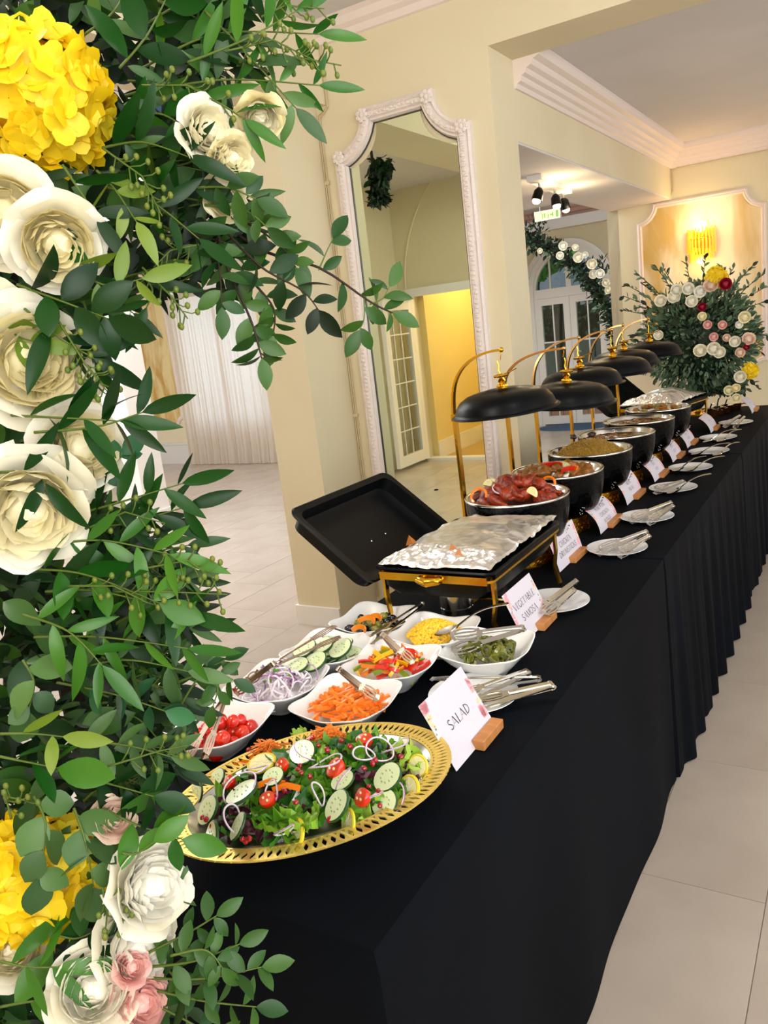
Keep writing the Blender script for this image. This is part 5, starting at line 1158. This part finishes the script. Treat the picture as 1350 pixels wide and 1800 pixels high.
R.seed(33)
NF = thing('flower_column', 'floral column of yellow hydrangeas, cream roses and eucalyptus beside the buffet', 'floral arrangement', None)
D0 = .84
nleaf = [0]
big = MB(); FILL = {'fill_dark': MB(), 'fill_mid': MB(), 'bud': MB(), 'stem': MB(), 'twig': MB()}
base_leaf = [(v.co.copy()) for v in LF['oval'][1].vertices]; base_faces = [tuple(p.vertices) for p in LF['oval'][1].polygons]
lance_leaf = [(v.co.copy()) for v in LF['lance'][1].vertices]
def put_leaf(kind, p, d, nrm, L_, real=True):
    M = frame(p, d, nrm) @ Matrix.Scale(L_, 4)
    if real and nleaf[0] < 300: nleaf[0] += 1; put('leaf', R.choice(LF[kind]), NF, M)
    else: FILL['fill_mid' if kind in ('olive', 'round', 'lime', 'oval2', 'roundteal', 'oval3') else 'fill_dark'].add(lance_leaf if kind in ('lance', 'lance2', 'olive', 'lime') else base_leaf, base_faces, 0, M)
LSC = {'lance': 1.28, 'lance2': 1.25, 'oval': 1.1, 'oval3': 1.12, 'olive': 1.2, 'lime': 1.1}
def sprig(pts, kind, L_, n, tw='stem', real=True, thick=.0016, spread=.9, start=.12, tipleaf=True, pair=False, size_end=.7, nrmbias=.75):
    """pts: (px, py, distance) control points"""
    P = [at_d(*q) for q in pts]; L_ *= LSC.get(kind, 1)
    def C(t):
        k = t*(len(P)-1); i = min(int(k), len(P)-2); f = k-i; a = P[max(i-1, 0)]; b = P[i]; c = P[i+1]; d = P[min(i+2, len(P)-1)]
        return .5*((2*b)+(c-a)*f+(2*a-5*b+4*c-d)*f*f+(3*b-3*c+d-a)*f**3)
    Q = [C(k/16) for k in range(17)]
    FILL[tw].tube(Q, [thick*(1-.6*k/16) for k in range(17)], 5)
    for k in range(n):
        t = start+(1-start)*(k+.5)/n; p = C(t); d = (C(min(1, t+.05))-C(max(0, t-.05))).normalized()
        back = (EYE-p).normalized()
        sides = (1, -1) if pair else ((1 if k % 2 else -1),)
        for s in sides:
            side = d.cross(back).normalized()*s; ld = (d*U(.35, .9)+side*spread*U(.7, 1.2)+rdir()*.3).normalized(); nn = (back*nrmbias+rdir()*.75).normalized()
            put_leaf(kind, p, ld, nn, L_*U(.8, 1.15)*(1-(1-size_end)*t), real)
    if tipleaf: put_leaf(kind, P[-1], (P[-1]-C(.93)).normalized(), (EYE-P[-1]).normalized()+rdir()*.4, L_*.9, real)
def buds(pts, n=9, s=.0030, br=.018):
    P = [at_d(*q) for q in pts]; Q = []
    for k in range(13):
        t = k/12*(len(P)-1); i = min(int(t), len(P)-2); Q.append(P[i].lerp(P[i+1], t-i))
    FILL['stem'].tube(Q, [.0013*(1-.5*k/12) for k in range(13)], 4)
    for k in range(n):
        p = Q[2+int(k*10/n)]; d = (Q[-1]-Q[0]).normalized(); b = (d*.7+d.cross((EYE-p).normalized())*(1 if k % 2 else -1)+rdir()*.4).normalized()*br*U(.6, 1.1)
        FILL['stem'].tube([p, p+b*.6+Vector((0, 0, -.002)), p+b], .0008, 4); FILL['bud'].blob(p+b, (s, s, s*1.25), 6, 4)
# silhouette of the mass, right-hand edge by image row
EDGE = [(-80, 330), (0, 390), (100, 380), (170, 330), (250, 330), (330, 385), (420, 390), (480, 330), (520, 215), (570, 145), (640, 115), (720, 105), (800, 105), (870, 115), (930, 195), (1000, 270), (1080, 290), (1160, 270), (1250, 270), (1330, 260), (1400, 235), (1470, 215), (1550, 160), (1640, 180), (1720, 240), (1790, 270), (1900, 280)]
def edge(y):
    for (a, b), (c, d) in zip(EDGE[:-1], EDGE[1:]):
        if a <= y <= c: return b+(d-b)*(y-a)/(c-a)
    return 250
# deep, dense foliage
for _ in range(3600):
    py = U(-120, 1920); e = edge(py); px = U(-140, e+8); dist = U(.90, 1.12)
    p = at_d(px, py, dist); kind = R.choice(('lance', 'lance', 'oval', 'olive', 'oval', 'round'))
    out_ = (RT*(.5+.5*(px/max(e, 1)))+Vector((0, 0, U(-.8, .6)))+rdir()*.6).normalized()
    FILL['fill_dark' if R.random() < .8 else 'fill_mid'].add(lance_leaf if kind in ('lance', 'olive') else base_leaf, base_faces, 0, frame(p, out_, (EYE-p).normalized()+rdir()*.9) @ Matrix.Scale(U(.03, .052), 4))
# mid foliage at the surface, turned outward
for _ in range(420):
    py = U(-60, 1860); e = edge(py); px = U(-60, e-10); p = at_d(px, py, U(.82, .9)); kind = R.choice(('lance', 'lance2', 'oval', 'olive', 'oval3', 'round'))
    out_ = (RT*(.4+.7*(px/max(e, 1)))+Vector((0, 0, U(-.7, .5)))+rdir()*.4).normalized()
    put_leaf(kind, p, out_, (EYE-p).normalized()+rdir()*.7, U(.034, .05), real=False)

# --- hero sprigs, top: lance leaves fanning to the upper right
for pts, kind, L_, n in [
    ([(250, 120, .86), (380, 60, .85), (560, 60, .85)], 'lance2', .046, 9), ([(260, 160, .86), (400, 140, .84), (560, 150, .84)], 'lance2', .044, 9),
    ([(230, 60, .86), (330, 0, .85), (440, -40, .85)], 'lance', .046, 8), ([(330, 110, .83), (430, 70, .82), (520, 20, .82)], 'lance2', .048, 7),
    ([(210, 120, .83), (260, 60, .82), (300, -20, .82)], 'oval', .05, 7), ([(150, 60, .84), (200, 20, .83), (240, -50, .83)], 'olive', .042, 6),
    ([(180, 260, .83), (250, 250, .81), (330, 275, .8)], 'lance', .052, 7), ([(200, 210, .85), (280, 200, .83), (330, 230, .83)], 'oval3', .04, 5),
    ([(190, 330, .84), (260, 350, .82), (350, 420, .82)], 'lance', .05, 8), ([(170, 300, .82), (200, 330, .81), (240, 390, .8)], 'lime', .045, 5),
    ([(330, 150, .82), (400, 190, .81), (430, 210, .81)], 'lance2', .045, 4), ([(360, 20, .84), (430, 90, .83), (520, 190, .84)], 'olive', .044, 8),
    ([(100, 450, .81), (180, 500, .8), (250, 490, .8)], 'lime', .05, 4), ([(30, 500, .8), (110, 530, .79), (190, 560, .79)], 'oval', .055, 6),
    ([(40, 540, .8), (100, 590, .79), (165, 630, .8)], 'lance', .056, 5), ([(120, 460, .82), (150, 540, .82), (165, 600, .82)], 'lance', .05, 6),
    ([(250, 480, .84), (268, 510, .84), (258, 540, .84)], 'lance', .046, 2), ([(0, 560, .79), (30, 590, .79), (60, 600, .79)], 'lime', .045, 3),
    ([(20, 730, .79), (120, 735, .78), (210, 740, .78)], 'lance', .052, 6), ([(60, 760, .78), (170, 750, .78), (250, 725, .78)], 'lance', .05, 5),
    ([(0, 830, .77), (60, 830, .77), (80, 850, .77)], 'lance', .05, 2), ([(140, 820, .84), (190, 820, .84), (215, 800, .84)], 'roundteal', .034, 4),
    ([(150, 900, .84), (220, 880, .83), (320, 850, .83)], 'lance', .05, 7), ([(130, 930, .84), (220, 920, .84), (330, 890, .84)], 'lance', .052, 8),
    ([(60, 960, .82), (180, 950, .82), (300, 975, .82)], 'lance2', .055, 8), ([(50, 1000, .82), (150, 1010, .81), (280, 1060, .81)], 'oval3', .05, 7),
    ([(80, 1040, .83), (180, 1040, .82), (330, 1080, .82)], 'lance', .055, 9), ([(40, 1080, .8), (120, 1110, .79), (180, 1170, .79)], 'lance2', .055, 6),
    ([(60, 1120, .82), (180, 1120, .81), (330, 1140, .81)], 'lance2', .05, 8), ([(120, 1180, .83), (220, 1160, .82), (330, 1180, .82)], 'olive', .044, 7),
    ([(100, 1200, .83), (200, 1220, .82), (290, 1250, .82)], 'roundteal', .036, 7), ([(40, 1160, .8), (60, 1200, .8), (50, 1250, .8)], 'round', .04, 4),
    ([(0, 1290, .78), (60, 1290, .78), (110, 1295, .78)], 'lime', .05, 2), ([(0, 1330, .78), (50, 1340, .78), (100, 1350, .78)], 'oval3', .06, 3),
    ([(120, 1300, .82), (220, 1310, .81), (300, 1330, .81)], 'olive', .04, 7), ([(120, 1360, .82), (200, 1380, .81), (270, 1400, .81)], 'oval', .045, 6),
    ([(60, 1400, .8), (80, 1450, .79), (70, 1540, .78)], 'round', .042, 5), ([(130, 1420, .79), (150, 1480, .78), (165, 1560, .78)], 'round', .042, 6),
    ([(180, 1420, .8), (240, 1450, .8), (320, 1475, .8)], 'oval3', .046, 4), ([(215, 1500, .78), (240, 1500, .78), (270, 1480, .78)], 'oval3', .04, 1),
    ([(0, 1690, .77), (50, 1700, .77), (100, 1700, .77)], 'lance2', .058, 4), ([(90, 1640, .8), (130, 1650, .8), (160, 1640, .8)], 'oval', .04, 4),
    ([(0, 1770, .78), (80, 1760, .78), (140, 1790, .78)], 'oval3', .05, 6), ([(60, 1750, .77), (110, 1780, .77), (120, 1830, .77)], 'oval', .045, 5),
    ([(0, 420, .82), (60, 420, .8), (90, 430, .8)], 'oval3', .04, 3), ([(110, 290, .8), (150, 350, .8), (170, 380, .8)], 'lance', .05, 3)]:
    sprig(pts, kind, L_, n)
# eucalyptus branches reaching right towards the mirror
R.seed(44)
sprig([(390, 390, .90), (460, 440, .89), (560, 470, .88), (650, 530, .88), (690, 550, .88)], 'oval2', .037, 8, tw='twig', thick=.0022, spread=1.1, start=.3)
sprig([(560, 475, .88), (575, 440, .88), (585, 420, .88)], 'oval2', .037, 2, thick=.001); sprig([(650, 535, .88), (672, 525, .88), (684, 505, .88)], 'oval2', .037, 3, thick=.001); sprig([(640, 520, .88), (640, 560, .88), (632, 580, .88)], 'oval2', .037, 3, thick=.001)
sprig([(380, 420, .88), (430, 480, .87), (480, 540, .87), (480, 590, .87)], 'oval2', .038, 13, tw='twig', thick=.002, spread=1.1)
sprig([(380, 400, .87), (400, 470, .86), (440, 560, .86), (455, 610, .86), (460, 630, .86)], 'oval2', .038, 13, tw='twig', thick=.002, spread=1.1)
sprig([(400, 380, .87), (450, 400, .86), (500, 440, .86), (520, 470, .86)], 'oval2', .038, 10, tw='twig', spread=1.0); sprig([(400, 410, .86), (460, 470, .85), (530, 510, .85), (560, 545, .85)], 'oval', .038, 8, tw='twig', spread=1.0)
sprig([(330, 400, .85), (380, 450, .84), (390, 540, .84)], 'oval3', .033, 7, tw='twig'); sprig([(340, 330, .83), (400, 330, .82), (450, 350, .82)], 'oval3', .036, 6); sprig([(360, 360, .84), (430, 370, .83), (470, 400, .83)], 'oval3', .034, 5)
sprig([(370, 240, .82), (390, 240, .82), (395, 250, .82)], 'lime', .036, 2)
# silver-green sprigs at the lower right, over the tablecloth
for pts, L_, n in [([(250, 1680, .80), (330, 1640, .8), (380, 1610, .8)], .034, 6), ([(260, 1700, .8), (340, 1690, .79), (420, 1660, .79)], .034, 7), ([(260, 1720, .8), (360, 1720, .79), (460, 1700, .79)], .036, 8), ([(270, 1740, .8), (360, 1760, .79), (450, 1770, .79)], .036, 8), ([(260, 1760, .8), (320, 1790, .79), (390, 1830, .79)], .038, 7), ([(280, 1690, .81), (320, 1740, .81), (330, 1830, .81)], .038, 7), ([(290, 1640, .82), (305, 1600, .82), (315, 1570, .82)], .03, 2), ([(300, 1680, .78), (360, 1670, .78), (390, 1700, .78)], .03, 6)]:
    sprig(pts, 'roundteal', L_, n, spread=1.1)
for pts in ([(300, 1270, .85), (350, 1190, .84), (395, 1160, .84)], [(310, 1200, .84), (370, 1180, .83), (410, 1195, .83)], [(330, 1170, .84), (380, 1200, .83), (375, 1240, .83)]): sprig(pts, 'roundteal', .03, 4, spread=1.2)
# fine olive sprays behind the edges (joined)
for _ in range(46):
    py = U(880, 1440); e = edge(py); sprig([(e-90, py+U(-30, 30), .88), (e-30, py+U(-30, 30), .87), (e+U(20, 60), py+U(-50, 50), .87)], R.choice(('lance', 'olive', 'olive', 'lance2')), U(.03, .045), 6, real=False)
for _ in range(46):
    py = U(-30, 520); e = edge(py); sprig([(e-110, py+U(-30, 30), .9), (e-40, py+U(-30, 30), .89), (e+U(0, 60), py+U(-50, 50), .89)], R.choice(('lance', 'olive', 'oval', 'lance2')), U(.028, .042), 6, real=False)
for pts, n in (([(250, 1000, .82), (330, 985, .82), (380, 1020, .82)], 10), ([(200, 1040, .82), (290, 1040, .81), (400, 1045, .81)], 14), ([(150, 930, .82), (220, 900, .82), (290, 920, .82)], 8), ([(120, 1030, .8), (200, 1030, .8), (260, 1060, .8)], 8), ([(250, 150, .82), (330, 150, .81), (400, 190, .81)], 12), ([(180, 260, .8), (250, 310, .8), (285, 380, .8)], 14), ([(400, 90, .82), (480, 70, .82), (560, 110, .82)], 14), ([(420, 110, .84), (520, 100, .84), (600, 115, .84)], 14), ([(460, 30, .82), (500, 10, .82), (570, 15, .82)], 10), ([(250, 470, .82), (300, 520, .82), (330, 560, .82)], 12), ([(100, 560, .79), (150, 640, .79), (190, 690, .79)], 10), ([(120, 600, .8), (150, 640, .8), (185, 680, .8)], 8), ([(180, 1350, .79), (280, 1320, .79), (330, 1310, .79)], 10), ([(20, 1440, .78), (10, 1400, .78), (60, 1410, .78)], 8), ([(180, 1560, .77), (190, 1610, .77), (230, 1620, .77)], 8), ([(350, 430, .83), (300, 440, .83), (270, 470, .83)], 8)):
    buds(pts, n)
for k, v in FILL.items():
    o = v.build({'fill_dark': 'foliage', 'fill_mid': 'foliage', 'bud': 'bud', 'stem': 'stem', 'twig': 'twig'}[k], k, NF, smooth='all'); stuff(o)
    if k == 'fill_mid': o['label'] = 'paler grey-green foliage'
# blooms
def bl(px, py, dist): return at_d(px, py, dist)
def facing(p, dx=0, dz=0): 
    z = ((EYE-p).normalized()+RT*dx+UP*dz).normalized(); return frame(p, z.orthogonal(), z)
p = bl(72, 172, .85); hydrangea(NF, p, .075, (EYE-p).normalized()+RT*.25, 88, 'large yellow hydrangea head at the top')
p = bl(62, 1545, .85); hydrangea(NF, p, .071, (EYE-p).normalized()+RT*.2-UP*.1, 80, 'large yellow hydrangea head near the bottom')
for k, (px, py, d, rpx, dx, dz, m, core, lb) in enumerate([
    (15, 372, .82, 82, -.1, -.1, 'petal_white', 'petal_cream', 'ivory rose at the left edge below the top hydrangea'), (92, 415, .81, 76, .2, -.35, 'petal_white', 'petal_cream', 'ivory rose hanging below the top hydrangea'),
    (38, 640, .83, 100, .25, .1, 'petal_white', 'petal_cream', 'large ivory rose in the upper middle'), (-20, 600, .84, 90, -.2, .1, 'petal_white', 'petal_white', None), (90, 690, .85, 70, .6, -.3, 'petal_white', 'petal_cream', None),
    (40, 870, .81, 100, .15, -.45, 'petal_white', 'petal_cream', 'large open ivory rose with yellow heart'), (120, 795, .84, 75, .6, .2, 'petal_white', 'petal_cream', None),
    (348, 238, .82, 52, .7, .3, 'petal_white', 'petal_cream', 'cream rose among the upper leaves'), (395, 275, .83, 40, .8, -.2, 'petal_cream', 'petal_cream', None), (385, 345, .86, 40, .8, 0, 'petal_cream', 'petal_cream', None), (455, 190, .83, 40, .2, -1.2, 'petal_cream', 'petal_cream', 'pale yellow rose hanging at the upper right'),
    (240, 1565, .81, 72, .9, .2, 'petal_white', 'petal_white', 'ivory rose facing right, above the pink rose'), (215, 1650, .82, 72, .8, -.2, 'petal_white', 'petal_white', None),
    (25, 1680, .82, 55, -.1, .3, 'petal_white', 'petal_cream', 'small ivory rose at the lower left edge'), (192, 1445, .81, 36, .5, .4, 'petal_blush', 'petal_blush', 'peach rosebud beside the lower hydrangea'),
    (160, 1748, .79, 70, .1, .2, 'petal_white', 'petal_white', 'ivory rose at the bottom'), (232, 1765, .80, 52, .6, 0, 'petal_pink', 'petal_pink', 'pink rose at the bottom right'), (225, 1705, .79, 30, .5, .3, 'petal_pink', 'petal_pink', None), (70, 225, .9, 10, 0, 0, 'petal_red', 'petal_red', None)]):
    p = bl(px, py, d); rose(NF, 'rose', facing(p, dx, dz), rpx/FPX*d*1.05, m, core, lb, k)
# the bare stand of the column
pb = at_d(60, 900, 1.0); MB().tube([(pb.x, pb.y, 0), (pb.x, pb.y, 2.6)], .018, 8).lathe([(0, .012), (.15, .012), (.16, 0)], 24, M=TR(pb.x-.06, pb.y-.06, 0)).build('post', 'twig', NF)

# ---- tall arrangement at the far end
R.seed(60)
FA = thing('flower_arrangement', 'tall round arrangement of roses and eucalyptus on a gold stand, far end of the tables', 'floral arrangement', None)
FY = 5.62; FC = at_y(1228, 590, FY)
MB().tube([(FC.x-.02, FY, TZ), (FC.x-.02, FY, FC.z)], .017, 10).lathe([(0, 0), (.11, 0), (.11, .01), (.03, .02), (.018, .05)], 24, M=TR(FC.x-.02, FY, TZ)).build('gold_stand', 'soil_gold', FA)
FF = {'fill_far': MB(), 'fill_far_dark': MB(), 'twig': MB()}
def fleaf(p, d, n, s, m, shape): FF[m].add(shape, base_faces, 0, frame(p, d, n) @ Matrix.Scale(s, 4))
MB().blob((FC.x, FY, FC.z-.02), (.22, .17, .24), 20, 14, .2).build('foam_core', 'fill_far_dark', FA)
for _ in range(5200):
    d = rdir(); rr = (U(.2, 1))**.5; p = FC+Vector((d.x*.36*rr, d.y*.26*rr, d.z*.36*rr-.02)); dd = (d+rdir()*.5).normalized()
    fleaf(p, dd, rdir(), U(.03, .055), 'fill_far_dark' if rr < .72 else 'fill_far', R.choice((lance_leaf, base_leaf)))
# lower cascade
for _ in range(900):
    a = U(0, 1); p = FC+Vector((.12+U(-.14, .14)+.02*a, U(-.12, .1), -.28-.10*a)); fleaf(p, rdir(), rdir(), U(.03, .05), R.choice(('fill_far', 'fill_far_dark')), base_leaf)
for (px, py, L2) in ((1093, 545, 1), (1100, 500, 1), (1118, 480, .8), (1165, 470, .7), (1150, 465, .8), (1205, 455, .7), (1240, 452, .8), (1290, 470, .8), (1325, 465, .9), (1345, 480, .9), (1345, 530, .8), (1350, 590, .8), (1340, 620, .8), (1335, 685, .7), (1110, 590, .8), (1100, 610, .9), (1115, 640, .9), (1130, 660, .9), (1165, 680, .9), (1345, 505, .8), (1095, 520, .8), (1130, 500, .7), (1270, 470, .7), (1310, 480, .8), (1150, 670, .8), (1125, 540, .8), (1320, 560, .7)):
    b = at_y(px, py, FY+U(-.2, .1)); a = FC+(b-FC)*.45; n = 13
    FF['twig'].tube([a, a.lerp(b, .5)+Vector((0, 0, .02)), b], .0025, 4)
    for k in range(n):
        t = (k+.5)/n; p = a.lerp(b, t)+Vector((0, 0, .02*math.sin(PI*t))); d = ((b-a).normalized()+rdir()*.9).normalized(); fleaf(p, d, -FW+rdir()*.6, U(.035, .055), 'fill_far' if R.random() < .75 else 'fill_far_dark', R.choice((lance_leaf, base_leaf)))
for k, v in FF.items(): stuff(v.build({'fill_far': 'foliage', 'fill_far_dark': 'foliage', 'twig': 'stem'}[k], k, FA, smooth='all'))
RM = {m: rosemesh(1, m, m) for m in ('petal_white', 'petal_cream', 'petal_blush', 'petal_red', 'petal_pink')}
for px, py, r_, m in [(1163, 529, 11, 'w'), (1187, 525, 12, 'w'), (1187, 510, 11, 'w'), (1208, 507, 11, 'w'), (1214, 531, 11, 'w'), (1232, 512, 11, 'w'), (1251, 504, 13, 'b'), (1274, 500, 11, 'r'), (1235, 539, 8, 'r'), (1233, 557, 8, 'c'), (1245, 570, 8, 'p'), (1271, 571, 8, 'p'), (1255, 591, 8, 'p'), (1277, 594, 7, 'b'), (1292, 600, 10, 'w'), (1314, 599, 12, 'b'), (1231, 619, 12, 'w'), (1254, 612, 12, 'w'), (1266, 621, 11, 'w'), (1299, 622, 9, 'b'), (1310, 557, 11, 'c'), (1312, 612, 6, 'r'), (1302, 661, 11, 'w'), (1281, 686, 9, 'c'), (1294, 684, 8, 'c'), (1159, 588, 9, 'w'), (1298, 571, 7, 'w'), (1295, 700, 8, 'c')]:
    mm = {'w': 'petal_white', 'c': 'petal_cream', 'b': 'petal_blush', 'r': 'petal_red', 'p': 'petal_pink'}[m]; p = at_y(px, py, FY-.30); rad = r_/FPX*(p-EYE).dot(FW)*1.1
    o = put('rose', RM[mm], FA, facing(p, U(-.3, .3), U(-.2, .4)) @ Matrix.Scale(rad, 4)); o['label'] = {'w': 'ivory rose', 'c': 'cream rose', 'b': 'blush rose', 'r': 'deep red rose', 'p': 'pink rose'}[m]
for px, py, r_ in ((1260, 488, 18), (1319, 652, 12)):
    p = at_y(px, py, FY-.28); hydrangea(FA, p, r_/FPX*(p-EYE).dot(FW), EYE-p, 44, 'yellow hydrangea head', .022)

# ---- moon-arch garland in the alcove
R.seed(71)
GA = thing('garland_arch', 'dark green leafy garland arch with white roses before the garden door', 'floral arrangement', None)
gp = [at_y(px, py, 9.3) for px, py in ((905, 416), (935, 421), (965, 434), (1000, 458), (1030, 486), (1055, 518), (1075, 556), (1090, 610))]
last = gp[-1]; first = gp[0]
gp = [Vector((first.x-.42, 9.3, .02)), Vector((first.x-.42, 9.3, 1.2)), Vector((first.x-.36, 9.3, 1.95)), Vector((first.x-.2, 9.3, 2.35))] + gp + [Vector((last.x+.06, 9.3, .7)), Vector((last.x+.0, 9.3, .02))]
MB().tube(gp, .02, 6).build('hoop', 'twig', GA)
gm = {'fill_far_dark': MB(), 'fill_far': MB()}
for i in range(2, len(gp)-2):
    a, b = gp[i], gp[i+1]; n = int((b-a).length*900)
    for _ in range(n):
        d = rdir(); p = a.lerp(b, U(0, 1))+Vector((d.x, d.y, d.z))*U(.0, .105); gm['fill_far_dark' if R.random() < .85 else 'fill_far'].add(R.choice((lance_leaf, base_leaf)), base_faces, 0, frame(p, (d+rdir()*.6), rdir()) @ Matrix.Scale(U(.05, .085), 4))
for (px, py) in ((945, 398), (935, 395), (1045, 468), (1062, 465), (955, 402), (1068, 480)):
    b = at_y(px, py, 9.25)
    for _ in range(16): gm['fill_far_dark'].add(lance_leaf, base_faces, 0, frame(b+rdir()*.07, rdir()+Vector((0, 0, 1)), rdir()) @ Matrix.Scale(.07, 4))
for k, v in gm.items(): stuff(v.build('foliage', k, GA, smooth='all'))
for px, py, r_ in ((991, 431, 8), (1012, 436, 6), (984, 450, 7), (1017, 451, 9), (1028, 447, 6), (1041, 462, 9), (1041, 480, 8), (1054, 481, 8), (1064, 497, 7), (1068, 512, 6), (950, 440, 5)):
    p = at_y(px, py, 9.16); put('rose', RM['petal_white'], GA, facing(p, U(-.3, .3), U(-.3, .3)) @ Matrix.Scale(r_/FPX*(p-EYE).dot(FW)*1.15, 4))

# ---- hanging greenery the mirror shows
R.seed(80)
HG = thing('hanging_greenery', 'clump of green leaves hanging from the ceiling, seen in the mirror', 'floral arrangement', None)
hm_ = MB()
for _ in range(420):
    t = U(0, 1)**.8; px = 652+U(-4, 34)*(1-t*.45)+6*t; py = 276+t*78
    p = at_y(px, py, 5.82+U(-.1, .1)); p.y = 7.32-p.y; hm_.add(R.choice((lance_leaf, base_leaf)), base_faces, 0, frame(p, Vector((U(-.5, .8), U(-.3, .3), U(-1, .2))), rdir()) @ Matrix.Scale(U(.05, .09), 4))
a = at_y(655, 272, 5.82); a.y = 7.32-a.y
MB().tube([(a.x, a.y, 3.02), (a.x, a.y, a.z-.3)], .012, 6).build('stem', 'twig', HG)
stuff(hm_.build('foliage', 'fill_dark', HG, smooth='all'))
for m in [x for x in bpy.data.meshes if x.users == 0]: bpy.data.meshes.remove(m)
